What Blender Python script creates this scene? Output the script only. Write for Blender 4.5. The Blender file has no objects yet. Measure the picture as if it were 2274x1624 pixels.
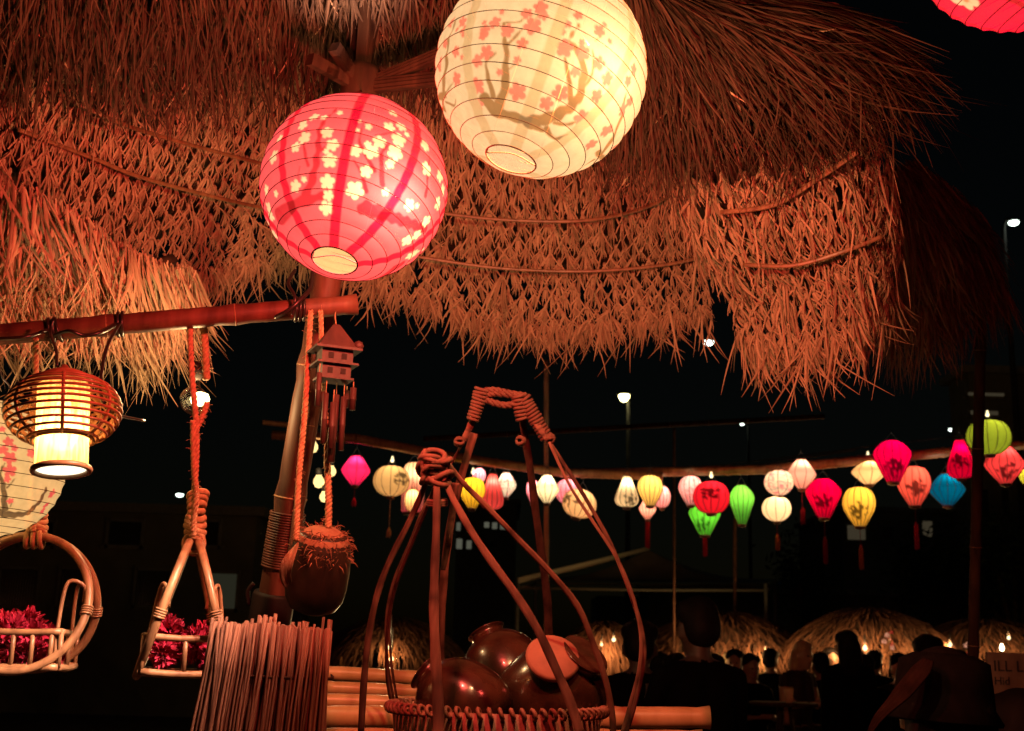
import bpy, math, random
import numpy as np
from mathutils import Vector, Matrix, noise as mnoise

random.seed(7)
rng = np.random.default_rng(7)
R = math.radians
scene = bpy.context.scene
col = scene.collection

# ------------------------------------------------------------------ camera
FPX, CU, CV = 2700.0, 1137.0, 812.0          # focal length and centre, in units of a 2274 px wide picture
CAM = Vector((0, 0, 1.60))
PITCH, ROLL = R(13.1), R(1.6)
cam_d = bpy.data.cameras.new('camera')
cam_d.sensor_width = 36.0
cam_d.lens = 36.0 * FPX / 2274.0
cam_d.clip_start, cam_d.clip_end = 0.05, 2000
cam_d.dof.use_dof = True
cam_d.dof.focus_distance = 2.75
cam_d.dof.aperture_fstop = 7.0
cam = bpy.data.objects.new('camera', cam_d)
col.objects.link(cam)
fwd = Vector((0, math.cos(PITCH), math.sin(PITCH)))
right0, up0 = Vector((1, 0, 0)), Vector((0, -math.sin(PITCH), math.cos(PITCH)))
RT, UP = (right0 * math.cos(ROLL) + up0 * math.sin(ROLL)), (up0 * math.cos(ROLL) - right0 * math.sin(ROLL))
cam.matrix_world = Matrix(((RT.x, UP.x, -fwd.x, CAM.x), (RT.y, UP.y, -fwd.y, CAM.y), (RT.z, UP.z, -fwd.z, CAM.z), (0, 0, 0, 1)))
scene.camera = cam

# ------------------------------------------------------------------ night sky, moon, exposure
world = bpy.data.worlds.new('World')
scene.world = world
world.use_nodes = True
wn = world.node_tree
sky = wn.nodes.new('ShaderNodeTexSky')
sky.sky_type = 'NISHITA'
sky.sun_disc = False
sky.sun_elevation = R(4)
sky.sun_rotation = R(200)
wn.links.new(sky.outputs[0], wn.nodes['Background'].inputs[0])
wn.nodes['Background'].inputs[1].default_value = 0.0006
moon_d = bpy.data.lights.new('moon', 'SUN')
moon_d.energy, moon_d.angle, moon_d.color = 0.003, R(0.5), (1.0, 0.93, 0.8)
moon = bpy.data.objects.new('moon', moon_d)
moon.rotation_euler = (R(60), 0, R(200))
col.objects.link(moon)
vs = scene.view_settings
vs.view_transform, vs.look, vs.exposure, vs.gamma = 'Standard', 'None', 0.0, 1.0
cy = scene.cycles
cy.use_denoising = True
cy.sample_clamp_indirect = 3.0
cy.max_bounces, cy.diffuse_bounces, cy.glossy_bounces, cy.transmission_bounces, cy.transparent_max_bounces = 6, 2, 3, 4, 12
cy.caustics_reflective = cy.caustics_refractive = False

# ------------------------------------------------------------------ helpers
def at(u, v, d):
    return CAM + fwd * d + RT * ((u - CU) / FPX * d) + UP * ((CV - v) / FPX * d)
def px(n, d):
    return n * d / FPX
DOWN = Vector((0, 0, -1))
WPOS = {}
def empty(name, loc, label=None, cat=None, group=None):
    o = bpy.data.objects.new(name, None)
    o.empty_display_size = 0.1
    o.location = loc
    col.objects.link(o)
    WPOS[o.name] = Vector(loc)
    tag(o, label, cat, group)
    return o
def tag(o, label=None, cat=None, group=None, kind=None):
    if label: o['label'] = label
    if cat: o['category'] = cat
    if group: o['group'] = group
    if kind: o['kind'] = kind
    return o
def wpos(o):
    return WPOS.get(o.name, Vector((0, 0, 0)))

LANES = [(-1, -.8), (-.9, -1.1), (-.62, -1.15), (-.55, -.75), (-.48, -1.15), (-.1, -1.2), (-.03, -.8), (.04, -1.2), (.5, -1.15), (.56, -.8), (.63, -1.15), (.9, -1.1), (1, -.8), (1, 1), (.3, 1.1), (-.3, 1.1), (-1, 1)]
class MB:
    def __init__(s):
        s.v, s.f, s.c = [], [], []
        s.cur = 0.5
    def add(s, vs_, fs_):
        b = len(s.v)
        s.v.extend(vs_)
        s.c.extend([s.cur] * len(vs_))
        s.f.extend([tuple(i + b for i in f) for f in fs_])
        return b
    def tube(s, pts, rad, n=8, cap=True):
        pts = [Vector(p) for p in pts]
        m = len(pts)
        rad = list(rad) if hasattr(rad, '__len__') else [rad] * m
        t0 = (pts[1] - pts[0]).normalized()
        ref = Vector((0, 0, 1)) if abs(t0.z) < 0.9 else Vector((1, 0, 0))
        nrm = t0.cross(ref).normalized()
        vs_, fs_ = [], []
        for i, p in enumerate(pts):
            t = (pts[min(i + 1, m - 1)] - pts[max(i - 1, 0)])
            t = t.normalized() if t.length > 1e-9 else t0
            nrm = nrm - t * nrm.dot(t)
            nrm = nrm.normalized() if nrm.length > 1e-6 else t.orthogonal().normalized()
            b = t.cross(nrm)
            for k in range(n):
                a = 2 * math.pi * k / n
                vs_.append(p + (nrm * math.cos(a) + b * math.sin(a)) * rad[i])
        for i in range(m - 1):
            for k in range(n):
                k2 = (k + 1) % n
                fs_.append((i * n + k, i * n + k2, (i + 1) * n + k2, (i + 1) * n + k))
        if cap:
            fs_.append(tuple(reversed(range(n))))
            fs_.append(tuple((m - 1) * n + k for k in range(n)))
        s.add(vs_, fs_)
    def ribbon(s, pts, w, side, thick=0.0):
        """flat strap along pts; side = width direction (vector or list); real thickness when thick > 0"""
        pts = [Vector(p) for p in pts]
        m = len(pts)
        w = list(w) if hasattr(w, '__len__') else [w] * m
        vs_, fs_ = [], []
        for i, p in enumerate(pts):
            t = (pts[min(i + 1, m - 1)] - pts[max(i - 1, 0)]).normalized()
            sd = side[i] if isinstance(side, list) else side
            sd = sd - t * sd.dot(t)
            sd = sd.normalized() if sd.length > 1e-6 else t.orthogonal().normalized()
            nn = t.cross(sd)
            if thick:
                for a, b in LANES:
                    vs_.append(p + sd * (a * w[i] / 2) + nn * (b * thick / 2))
            else:
                vs_ += [p - sd * (w[i] / 2), p + nn * (w[i] * .22), p + sd * (w[i] / 2)]
        q = len(LANES) if thick else 3
        for i in range(m - 1):
            for k in range(q if thick else 2):
                k2 = (k + 1) % q
                fs_.append((i * q + k, i * q + k2, (i + 1) * q + k2, (i + 1) * q + k))
        if thick:
            fs_.append(tuple(reversed(range(q))))
            fs_.append(tuple((m - 1) * q + k for k in range(q)))
        b0 = s.add(vs_, fs_)
        if thick:                       # streaks that run along the fibre
            lane = [random.random() for _ in range(q // 3 + 1)]
            wear = [0.0]
            for i in range(m):
                wear.append(wear[-1] * .75 + random.gauss(0, .16))
            nd = random.randrange(4, 9)
            for i in range(len(vs_)):
                r_ = i // q
                s.c[b0 + i] = min(1, max(0, lane[(i % q) // 3] * .9 + wear[r_] + random.gauss(0, .06) - (.5 if r_ % nd == nd - 1 else 0)))
    def lathe(s, prof, M=Matrix(), n=24, close=False):
        """prof = [(r, z)], spun round the local z of M"""
        vs_, fs_ = [], []
        for r, z in prof:
            for k in range(n):
                a = 2 * math.pi * k / n
                vs_.append(M @ Vector((r * math.cos(a), r * math.sin(a), z)))
        m = len(prof)
        for i in range(m - 1 + (1 if close else 0)):
            i2 = (i + 1) % m
            for k in range(n):
                k2 = (k + 1) % n
                fs_.append((i * n + k, i * n + k2, i2 * n + k2, i2 * n + k))
        if not close:
            fs_.append(tuple(reversed(range(n))))
            fs_.append(tuple((m - 1) * n + k for k in range(n)))
        s.add(vs_, fs_)
    def torus(s, M, r, t, z=0.0, n=48, k=6):
        prof = [(r + t * math.cos(2 * math.pi * i / k), z + t * math.sin(2 * math.pi * i / k)) for i in range(k)]
        s.lathe(prof, M, n, close=True)
    def box(s, M, sx, sy, sz, taper=1.0):
        vs_ = [M @ Vector((x * sx / 2 * (taper if z > 0 else 1), y * sy / 2 * (taper if z > 0 else 1), z * sz / 2)) for z in (-1, 1) for y in (-1, 1) for x in (-1, 1)]
        s.add(vs_, [(0, 2, 3, 1), (4, 5, 7, 6), (0, 1, 5, 4), (2, 6, 7, 3), (0, 4, 6, 2), (1, 3, 7, 5)])
    def mesh(s, name, mat, off=Vector((0, 0, 0)), smooth=True):
        me = bpy.data.meshes.new(name)
        me.from_pydata([tuple(Vector(v) - off) for v in s.v], [], s.f)
        at_ = me.attributes.new('rnd', 'FLOAT', 'POINT')
        at_.data.foreach_set('value', s.c)
        me.polygons.foreach_set('use_smooth', [smooth] * len(me.polygons))
        me.materials.append(mat)
        me.update()
        return me
    def build(s, name, mat, parent=None, smooth=True, label=None):
        off = wpos(parent) if parent else Vector((0, 0, 0))
        o = bpy.data.objects.new(name, s.mesh(name, mat, off, smooth))
        col.objects.link(o)
        if parent:
            o.parent = parent
        WPOS[o.name] = Vector(off)
        if label: o['label'] = label
        return o

def lerp(a, b, t):
    return a + (b - a) * t
def cr(P, t):
    """Catmull-Rom through list of vectors / numbers, t in 0..1"""
    n = len(P) - 1
    x = min(max(t, 0), 1) * n
    i = min(int(x), n - 1)
    f = x - i
    p0, p1, p2, p3 = P[max(i - 1, 0)], P[i], P[i + 1], P[min(i + 2, n)]
    return (p1 * 2 + (p2 - p0) * f + (p0 * 2 - p1 * 5 + p2 * 4 - p3) * (f * f) + (p1 * 3 - p0 - p2 * 3 + p3) * (f ** 3)) * 0.5
def curve(P, n):
    P = [Vector(p) for p in P]
    return [cr(P, i / (n - 1)) for i in range(n)]
def frame(origin, axis, xhint=None):
    z = axis.normalized()
    xh = xhint or RT
    x = (xh - z * xh.dot(z)).normalized()
    y = z.cross(x)
    return Matrix(((x.x, y.x, z.x, origin.x), (x.y, y.y, z.y, origin.y), (x.z, y.z, z.z, origin.z), (0, 0, 0, 1)))
def rope(mb, pts, r, turns_per_m=28, strands=3, n=6, fuzz=0):
    P = [Vector(p) for p in pts]
    L = sum((P[i + 1] - P[i]).length for i in range(len(P) - 1))
    m = max(6, int(L * turns_per_m * 6))
    C = curve(P, m)
    t = (C[-1] - C[0]).normalized()
    ref = Vector((1, 0, 0)) if abs(t.x) < .8 else Vector((0, 1, 0))
    for s_ in range(strands):
        path = []
        for i, p in enumerate(C):
            tt = (C[min(i + 1, m - 1)] - C[max(i - 1, 0)]).normalized()
            a_ = (ref - tt * ref.dot(tt)).normalized()
            b_ = tt.cross(a_)
            ang = 2 * math.pi * (L * turns_per_m * i / (m - 1) + s_ / strands)
            path.append(p + (a_ * math.cos(ang) + b_ * math.sin(ang)) * r * .55)
        mb.tube(path, r * .6, n)
    for _ in range(fuzz):
        i = random.randrange(1, m - 1)
        d = Vector((random.gauss(0, 1), random.gauss(0, 1), random.gauss(0, 1))).normalized()
        p = C[i] + d * r * .8
        q = p + d * r * random.uniform(.6, 1.6) + Vector((random.gauss(0, 1), random.gauss(0, 1), random.gauss(0, 1))) * r * .5
        mb.tube([p, (p + q) / 2 + Vector((0, 0, r * .3)), q], r * .06, 3, False)

# ------------------------------------------------------------------ materials
def new_mat(name):
    m = bpy.data.materials.new(name)
    m.use_nodes = True
    nt = m.node_tree
    nt.nodes.clear()
    out = nt.nodes.new('ShaderNodeOutputMaterial')
    return m, nt, out
def node(nt, t, **kw):
    n_ = nt.nodes.new(t)
    for k, v_ in kw.items():
        setattr(n_, k, v_)
    return n_
def mat(name, c1, c2=None, rough=.6, scale=30.0, stretch=(1, 1, 1), bump=0.0, rnd=0.0, spec=.4, coat=0.0, metal=0.0, detail=4.0):
    m, nt, out = new_mat(name)
    b = node(nt, 'ShaderNodeBsdfPrincipled')
    nt.links.new(b.outputs[0], out.inputs[0])
    b.inputs['Roughness'].default_value = rough
    b.inputs['Specular IOR Level'].default_value = spec
    b.inputs['Coat Weight'].default_value = coat
    b.inputs['Metallic'].default_value = metal
    c2 = c2 or c1
    tc = node(nt, 'ShaderNodeTexCoord')
    mp = node(nt, 'ShaderNodeMapping')
    mp.inputs['Scale'].default_value = stretch
    nz = node(nt, 'ShaderNodeTexNoise')
    nz.inputs['Scale'].default_value = scale
    nz.inputs['Detail'].default_value = detail
    nt.links.new(tc.outputs['Object'], mp.inputs[0])
    nt.links.new(mp.outputs[0], nz.inputs['Vector'])
    mr = node(nt, 'ShaderNodeMapRange')
    mr.inputs[1].default_value, mr.inputs[2].default_value = .3, .7
    nt.links.new(nz.outputs['Fac'], mr.inputs[0])
    fac = mr.outputs[0]
    if rnd:
        at_ = node(nt, 'ShaderNodeAttribute', attribute_name='rnd')
        mx0 = node(nt, 'ShaderNodeMix', data_type='FLOAT')
        mx0.inputs[0].default_value = rnd
        nt.links.new(mr.outputs[0], mx0.inputs[2])
        nt.links.new(at_.outputs['Fac'], mx0.inputs[3])
        fac = mx0.outputs[0]
    mx = node(nt, 'ShaderNodeMix', data_type='RGBA')
    mx.inputs[6].default_value = (*c1, 1)
    mx.inputs[7].default_value = (*c2, 1)
    nt.links.new(fac, mx.inputs[0])
    nt.links.new(mx.outputs[2], b.inputs['Base Color'])
    if bump:
        bp = node(nt, 'ShaderNodeBump')
        bp.inputs['Strength'].default_value = bump
        bp.inputs['Distance'].default_value = .004
        nt.links.new(nz.outputs['Fac'], bp.inputs['Height'])
        nt.links.new(bp.outputs[0], b.inputs['Normal'])
    return m
def emis(name, c, s, sample=True):
    m, nt, out = new_mat(name)
    e = node(nt, 'ShaderNodeEmission')
    e.inputs[0].default_value = (*c, 1)
    e.inputs[1].default_value = s
    nt.links.new(e.outputs[0], out.inputs[0])
    if not sample:
        m.cycles.emission_sampling = 'NONE'
    return m
def paper_mat(name, transp, glow, trans, inner, tint):
    """lantern paper: printed outside, plain inside; glows, scatters the bulb's light and lets some of it through"""
    m, nt, out = new_mat(name)
    at_ = node(nt, 'ShaderNodeAttribute', attribute_name='print')
    geo = node(nt, 'ShaderNodeNewGeometry')
    mxc = node(nt, 'ShaderNodeMix', data_type='RGBA')
    mxc.inputs[7].default_value = (*inner, 1)
    nt.links.new(geo.outputs['Backfacing'], mxc.inputs[0])
    nt.links.new(at_.outputs['Color'], mxc.inputs[6])
    tc = node(nt, 'ShaderNodeTexCoord')
    nz = node(nt, 'ShaderNodeTexNoise')
    nz.inputs['Scale'].default_value = 55
    nz.inputs['Detail'].default_value = 6
    nt.links.new(tc.outputs['Object'], nz.inputs['Vector'])
    mr = node(nt, 'ShaderNodeMapRange')
    mr.inputs[1].default_value, mr.inputs[2].default_value = .3, .7
    mr.inputs[3].default_value, mr.inputs[4].default_value = glow * .86, glow * 1.08
    nt.links.new(nz.outputs['Fac'], mr.inputs[0])
    e = node(nt, 'ShaderNodeEmission')
    nt.links.new(mxc.outputs[2], e.inputs[0])
    nt.links.new(mr.outputs[0], e.inputs[1])
    tl = node(nt, 'ShaderNodeBsdfTranslucent')
    sc_ = node(nt, 'ShaderNodeMix', data_type='RGBA')
    sc_.blend_type = 'MULTIPLY'
    sc_.inputs[0].default_value = 1
    sc_.inputs[7].default_value = (trans, trans, trans, 1)
    nt.links.new(at_.outputs['Color'], sc_.inputs[6])
    nt.links.new(sc_.outputs[2], tl.inputs[0])
    df = node(nt, 'ShaderNodeBsdfDiffuse')
    df.inputs[0].default_value = (inner[0] * trans * 2, inner[1] * trans * 2, inner[2] * trans * 2, 1)
    ad0 = node(nt, 'ShaderNodeAddShader')
    nt.links.new(df.outputs[0], ad0.inputs[0])
    nt.links.new(tl.outputs[0], ad0.inputs[1])
    ad = node(nt, 'ShaderNodeAddShader')
    nt.links.new(e.outputs[0], ad.inputs[0])
    nt.links.new(ad0.outputs[0], ad.inputs[1])
    tp = node(nt, 'ShaderNodeBsdfTransparent')
    tp.inputs[0].default_value = (*tint, 1)
    ms = node(nt, 'ShaderNodeMixShader')
    ms.inputs[0].default_value = transp
    nt.links.new(ad.outputs[0], ms.inputs[1])
    nt.links.new(tp.outputs[0], ms.inputs[2])
    nt.links.new(ms.outputs[0], out.inputs[0])
    m.cycles.emission_sampling = 'NONE'
    return m
def silk_mat(name, glow, trans):
    m, nt, out = new_mat(name)
    at_ = node(nt, 'ShaderNodeAttribute', attribute_name='print')
    e = node(nt, 'ShaderNodeEmission')
    e.inputs[1].default_value = glow
    nt.links.new(at_.outputs['Color'], e.inputs[0])
    tl = node(nt, 'ShaderNodeBsdfTranslucent')
    sc_ = node(nt, 'ShaderNodeMix', data_type='RGBA')
    sc_.blend_type = 'MULTIPLY'
    sc_.inputs[0].default_value = 1
    sc_.inputs[7].default_value = (trans, trans, trans, 1)
    nt.links.new(at_.outputs['Color'], sc_.inputs[6])
    nt.links.new(sc_.outputs[2], tl.inputs[0])
    df = node(nt, 'ShaderNodeBsdfDiffuse')
    nt.links.new(at_.outputs['Color'], df.inputs[0])
    ms = node(nt, 'ShaderNodeMixShader')
    ms.inputs[0].default_value = .25
    nt.links.new(tl.outputs[0], ms.inputs[1])
    nt.links.new(df.outputs[0], ms.inputs[2])
    ad = node(nt, 'ShaderNodeAddShader')
    nt.links.new(e.outputs[0], ad.inputs[0])
    nt.links.new(ms.outputs[0], ad.inputs[1])
    nt.links.new(ad.outputs[0], out.inputs[0])
    return m

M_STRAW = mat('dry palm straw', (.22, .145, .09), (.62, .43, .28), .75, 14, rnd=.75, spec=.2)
M_STRAW_DIMMED = mat('palm straw with painted shade', (.026, .015, .010), (.10, .060, .038), .8, 9, rnd=.75, spec=.15)  # darker straw colour, stands in for the shade on the upper thatch layer
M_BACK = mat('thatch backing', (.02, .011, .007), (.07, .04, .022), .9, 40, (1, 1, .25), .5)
M_FARSTRAW = mat('dim far straw', (.035, .018, .012), (.17, .085, .05), .85, 9, rnd=.7, spec=.1)
M_BAMBOO = mat('yellow bamboo', (.36, .23, .10), (.54, .37, .19), .38, 18, (1, 1, .12), .12, spec=.5)
M_BAMBOO2 = mat('brown bamboo', (.22, .105, .05), (.42, .22, .11), .42, 26, (1, 1, .1), .2, spec=.45)
M_SMOKED = mat('smoked bamboo', (.04, .016, .011), (.13, .055, .034), .55, 26, (1, 1, .1), .25, spec=.25)
M_NODE = mat('bamboo node', (.16, .085, .04), (.34, .2, .1), .6, 40)
M_RATTAN = mat('honey rattan', (.15, .08, .042), (.32, .18, .09), .38, 45, (1, 1, .3), .08, spec=.5)
M_RATTAN_D = mat('dark rattan', (.16, .07, .03), (.30, .15, .07), .45, 45, (1, 1, .3), .1)
M_STRAP = mat('flat rattan strap', (.022, .011, .009), (.20, .105, .075), .75, 70, (1, 1, .07), .6, spec=.15, rnd=.8)
M_ROPE = mat('jute rope', (.26, .16, .085), (.46, .30, .17), .85, 90, spec=.15)
M_FIBRE = mat('coconut fibre', (.14, .075, .045), (.34, .2, .12), .9, 60, rnd=.7, spec=.1)
M_HUSK = mat('dark coconut shell', (.010, .007, .005), (.03, .019, .012), .5, 22, (1, 1, .4), .4, spec=.3)
M_CABLE = mat('black cable', (.012, .011, .010), (.02, .018, .016), .35, 10)
M_DARKWOOD = mat('dark timber', (.022, .011, .008), (.06, .03, .018), .75, 30, (1, 1, .1), .3, spec=.08)
M_CHIME = mat('stained chime wood', (.028, .011, .010), (.06, .025, .020), .6, 40, (1, 1, .2), .25)
M_HOLE = mat('dark opening', (.01, .006, .004), None, .8)
M_STICK = mat('thin reed sticks', (.045, .021, .014), (.20, .10, .064), .75, 35, (1, 1, .08), .3, rnd=.65, spec=.15)
M_BLACK = mat('black plastic', (.008, .007, .007), (.014, .013, .012), .6, 12, spec=.12)
M_GLASS = mat('dark brown glazed glass', (.016, .007, .005), (.055, .024, .014), .22, 16, spec=.6, coat=.25, bump=.35)
M_LID = mat('terracotta cork lid', (.22, .10, .07), (.30, .14, .09), .7, 30, bump=.2)
M_TRAY = mat('woven tray', (.12, .055, .035), (.22, .10, .065), .6, 60, bump=.3)
M_PETAL = mat('magenta petals', (.16, .004, .02), (.52, .03, .10), .6, 20, rnd=.85, spec=.2)
M_WIRE = mat('lantern wire', (.035, .014, .005), (.05, .02, .008), .8, 10, spec=.02)
M_WIRE_R = mat('red lantern wire', (.012, .002, .002), (.02, .003, .003), .8, 10, spec=.02)
M_SILKRIB = mat('lantern rib', (.06, .02, .012), (.1, .035, .02), .6, 10)
M_CAP = mat('lantern wooden cap', (.12, .05, .025), (.2, .09, .05), .5, 30)
M_TASSEL = {k: mat('tassel ' + k, c, tuple(x * .6 for x in c), .7, 60, spec=.1) for k, c in
            dict(red=(.5, .02, .035), pink=(.75, .03, .12), orange=(.55, .17, .06), cream=(.6, .42, .24), wine=(.25, .01, .03)).items()}
M_GROUND = mat('dark sandy ground', (.10, .075, .05), (.18, .135, .09), .9, 1.2, bump=.4, detail=10)
M_WALL = mat('night render wall', (.14, .14, .11), (.20, .195, .155), .9, 2.0, bump=.2)
M_TENT = mat('tent canvas', (.20, .19, .15), (.26, .245, .195), .85, 2.5)
M_METAL = mat('painted lamp post', (.18, .18, .16), (.25, .25, .22), .5, 10)
M_LEAF = mat('night foliage', (.02, .045, .015), (.06, .09, .03), .7, 6, rnd=.8, spec=.2)
M_BARK = mat('bark', (.06, .045, .03), (.11, .08, .05), .9, 20, bump=.4)
def bulb_mat(name, c, s):
    """glowing clear bulb: shines and lets the light of its filament out"""
    m, nt, out = new_mat(name)
    e = node(nt, 'ShaderNodeEmission')
    e.inputs[0].default_value = (*c, 1)
    e.inputs[1].default_value = s
    tp = node(nt, 'ShaderNodeBsdfTransparent')
    ad = node(nt, 'ShaderNodeAddShader')
    nt.links.new(e.outputs[0], ad.inputs[0]); nt.links.new(tp.outputs[0], ad.inputs[1])
    nt.links.new(ad.outputs[0], out.inputs[0])
    m.cycles.emission_sampling = 'NONE'
    return m
M_BULB = bulb_mat('warm bulb', (1.0, .80, .45), 4.0)
M_BULBIN = bulb_mat('shaded bulb', (1.0, .80, .45), .7)
M_BULBW = bulb_mat('white bulb', (1.0, .80, .42), 1.3)
M_FAIRY = bulb_mat('golden fairy bulb', (1.0, .70, .26), .85)
M_POLE = mat('dark lamp pole', (.03, .028, .022), (.05, .045, .035), .7, 10, spec=.1)
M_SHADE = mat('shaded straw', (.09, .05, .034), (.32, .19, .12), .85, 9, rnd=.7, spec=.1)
M_STREET = emis('sodium street lamp', (1.0, .88, .36), 14.0, False)
M_LED = emis('cool street lamp', (.82, 1.0, .86), 6.0, False)

def point(name, loc, power, color, radius, parent):
    l = bpy.data.lights.new(name, 'POINT')
    l.energy, l.color, l.shadow_soft_size = power, color, radius
    o = bpy.data.objects.new(name, l)
    col.objects.link(o)
    o.parent = parent
    o.location = Vector(loc) - wpos(parent)
    return o

# ------------------------------------------------------------------ setting: ground
g = MB()
g.add([Vector((-300, -60, 0)), Vector((300, -60, 0)), Vector((300, 600, 0)), Vector((-300, 600, 0))], [(0, 1, 2, 3)])
tag(g.build('ground', M_GROUND), kind='structure')
# ------------------------------------------------------------------ thatched parasol
class Surf:
    """curved sheet through columns of control points (u, v, depth), top to bottom"""
    def __init__(s, cols_):
        s.c = [[at(*p) for p in c] for c in cols_]
    def p(s, a, b):
        return cr([cr(c, b) for c in s.c], a)
    def fr(s, a, b):
        e = .01
        P = s.p(a, b)
        S_ = (s.p(min(a + e, 1), b) - s.p(max(a - e, 0), b)) / (min(a + e, 1) - max(a - e, 0))
        T_ = (s.p(a, min(b + e, 1)) - s.p(a, max(b - e, 0))) / (min(b + e, 1) - max(b - e, 0))
        N_ = S_.cross(T_).normalized()
        if N_.dot(CAM - P) < 0: N_ = -N_
        return P, S_, T_, N_

def bundle_mesh(name, long_, seed):
    """unit bundle: knot at the origin, strips down to the two knots below, fan of palm blades"""
    rd = random.Random(seed)
    mb = MB()
    mb.cur = rd.uniform(.45, .8)
    mb.tube([(0, .06, .22), (rd.uniform(-.02, .02), .2, .06), (0, .2, -.10), (0, .14, -.3)], [.10, .125, .10, .12], 7)
    for sx in (-1, 1):
        mb.cur = rd.uniform(.4, .9)
        w = rd.uniform(.06, .115)
        bow_ = rd.uniform(-.06, .10)
        mb.ribbon([(0, .26, .02), (sx * (.14 + bow_), .30, -.28), (sx * (.34 + bow_), .26, -.64), (sx * .5, .2, -1.0)], [w * .9, w, w, w * .9], Vector((1, 0, sx * .9)))
    n = rd.randint(7, 9) if not long_ else rd.randint(10, 14)
    for i in range(n):
        mb.cur = rd.random()
        L = rd.uniform(.85, 1.6) if not long_ else rd.choice([rd.uniform(1.4, 2.4), rd.uniform(2.0, 3.3)])
        ex = rd.gauss(0, .25) * (1 if not long_ else 1.6)
        x0 = ex * .18
        cy_ = rd.uniform(-.05, .30)
        w = rd.uniform(.075, .15)
        curl = rd.gauss(0, .10) if not long_ else rd.gauss(0, .34)
        pts = []
        for k in range(6 if long_ else 5):
            t = k / (5 if long_ else 4)
            x = x0 + (ex - x0) * (t ** .8) + curl * t ** 2.6
            y = .16 + cy_ * math.sin(math.pi * min(1, t * 1.1)) - (.16 if long_ else .42) * t + (rd.gauss(0, .05) * t if long_ else 0)
            z = -.06 - L * t + (abs(curl) * .5 * t ** 3 if long_ else 0)
            pts.append((x, y, z))
        ww = [w * .5, w * .9, w, w * .8, w * .45, w * .12] if long_ else [w * .5, w * .95, w, w * .75, w * .2]
        tw = rd.uniform(-.8, .8)
        mb.ribbon(pts, ww, Vector((math.cos(tw), math.sin(tw), 0)))
    return mb
BUN_S = [bundle_mesh('thatch_bundle', False, 100 + i) for i in range(10)]
BUN_L = [bundle_mesh('thatch_bundle', True, 200 + i) for i in range(10)]
BM_S = [b.mesh('thatch_bundle', M_STRAW) for b in BUN_S]
BM_L = [b.mesh('thatch_bundle_long', M_STRAW) for b in BUN_L]

def lattice(surf, ncol, nrow, root, nparts, seed, t0=0.0, blend=.45, hole=None):
    rd = random.Random(seed)
    items = []
    for j in range(nrow):
        for i in range(ncol + 1):
            a = (i + (.5 if j % 2 else 0) + rd.uniform(-.19, .19)) / (ncol + .5)
            b = t0 + (1 - t0) * (j + rd.uniform(-.22, .22)) / (nrow - 1)
            if not 0 <= a <= 1: continue
            b = min(max(b, 0), 1)
            P, S_, T_, N_ = surf.fr(a, b)
            dx, dz = S_.length / ncol, T_.length * (1 - t0) / (nrow - 1)
            dn = (T_.normalized() * (1 - blend) + DOWN * blend).normalized()
            last = j >= nrow - 2 or rd.random() < .05
            dz = max(dz, dx * .72)
            X = (S_ - dn * S_.dot(dn)).normalized()
            Y = dn.cross(X).normalized()
            if Y.dot(CAM - P) < 0: Y = -Y
            tilt = rd.gauss(0, .15)
            X2 = (X * math.cos(tilt) + dn * math.sin(tilt))
            Z = -(dn * math.cos(tilt) - X * math.sin(tilt))
            sc_ = rd.uniform(.82, 1.28)
            M = Matrix(((X2.x * dx * sc_, Y.x * dx, Z.x * dz * sc_, P.x), (X2.y * dx * sc_, Y.y * dx, Z.y * dz * sc_, P.y), (X2.z * dx * sc_, Y.z * dx, Z.z * dz * sc_, P.z), (0, 0, 0, 1)))
            items.append((j, i, M, last))
    items.sort(key=lambda q: -q[0])
    off = wpos(root)
    for k, (j, i, M, last) in enumerate(items[:nparts]):
        o = bpy.data.objects.new('thatch_bundle', rd.choice(BM_L if last else BM_S))
        col.objects.link(o)
        o.parent = root
        o.matrix_local = Matrix.Translation(-off) @ M
    rest = MB()
    for (j, i, M, last) in items[nparts:]:
        src = rd.choice(BUN_L if last else BUN_S)
        b0 = len(rest.v)
        rest.v.extend([M @ Vector(v) for v in src.v])
        rest.c.extend(src.c)
        rest.f.extend([tuple(q + b0 for q in f) for f in src.f])
    if rest.v:
        tag(rest.build('thatch_weave', M_STRAW, root), kind='stuff')

def strands(surf, n, root, mat_, seed, L=(.2, .45), w=(.0035, .007), lift=(.0, .05), name='thatch_straw', amin=0, amax=1, bmin=-.05, bmax=.9, sag=.35, wild=.06, bpow=1.0):
    rd = random.Random(seed)
    mb = MB()
    for _ in range(n):
        a, b = rd.uniform(amin, amax), bmin + (bmax - bmin) * rd.random() ** bpow
        P, S_, T_, N_ = surf.fr(min(max(a, 0), 1), min(max(b, 0), 1))
        if b < 0: P = P + T_ * b
        dn = (T_.normalized() * (1 - sag) + DOWN * sag).normalized()
        sd = S_.normalized()
        l = rd.uniform(*L)
        h = rd.uniform(*lift)
        bend = rd.gauss(0, wild * 1.6)
        kx = rd.gauss(0, wild)
        ky = rd.gauss(0, wild * .6)
        pts = []
        for k in range(6):
            t = k / 5
            pts.append(P + dn * (l * t) + DOWN * (l * .10 * t * t) + sd * (kx * l * t * 2 + bend * l * t * t) + N_ * (h * (.35 + t * .9) + ky * l * t * t))
        ww = rd.uniform(*w)
        mb.cur = rd.random()
        tw = rd.uniform(-1.0, 1.0)
        mb.ribbon(pts, [ww * .6, ww, ww, ww * .9, ww * .6, ww * .12], sd * math.cos(tw) + N_ * math.sin(tw))
    return tag(mb.build(name, mat_, root), kind='stuff')

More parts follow.
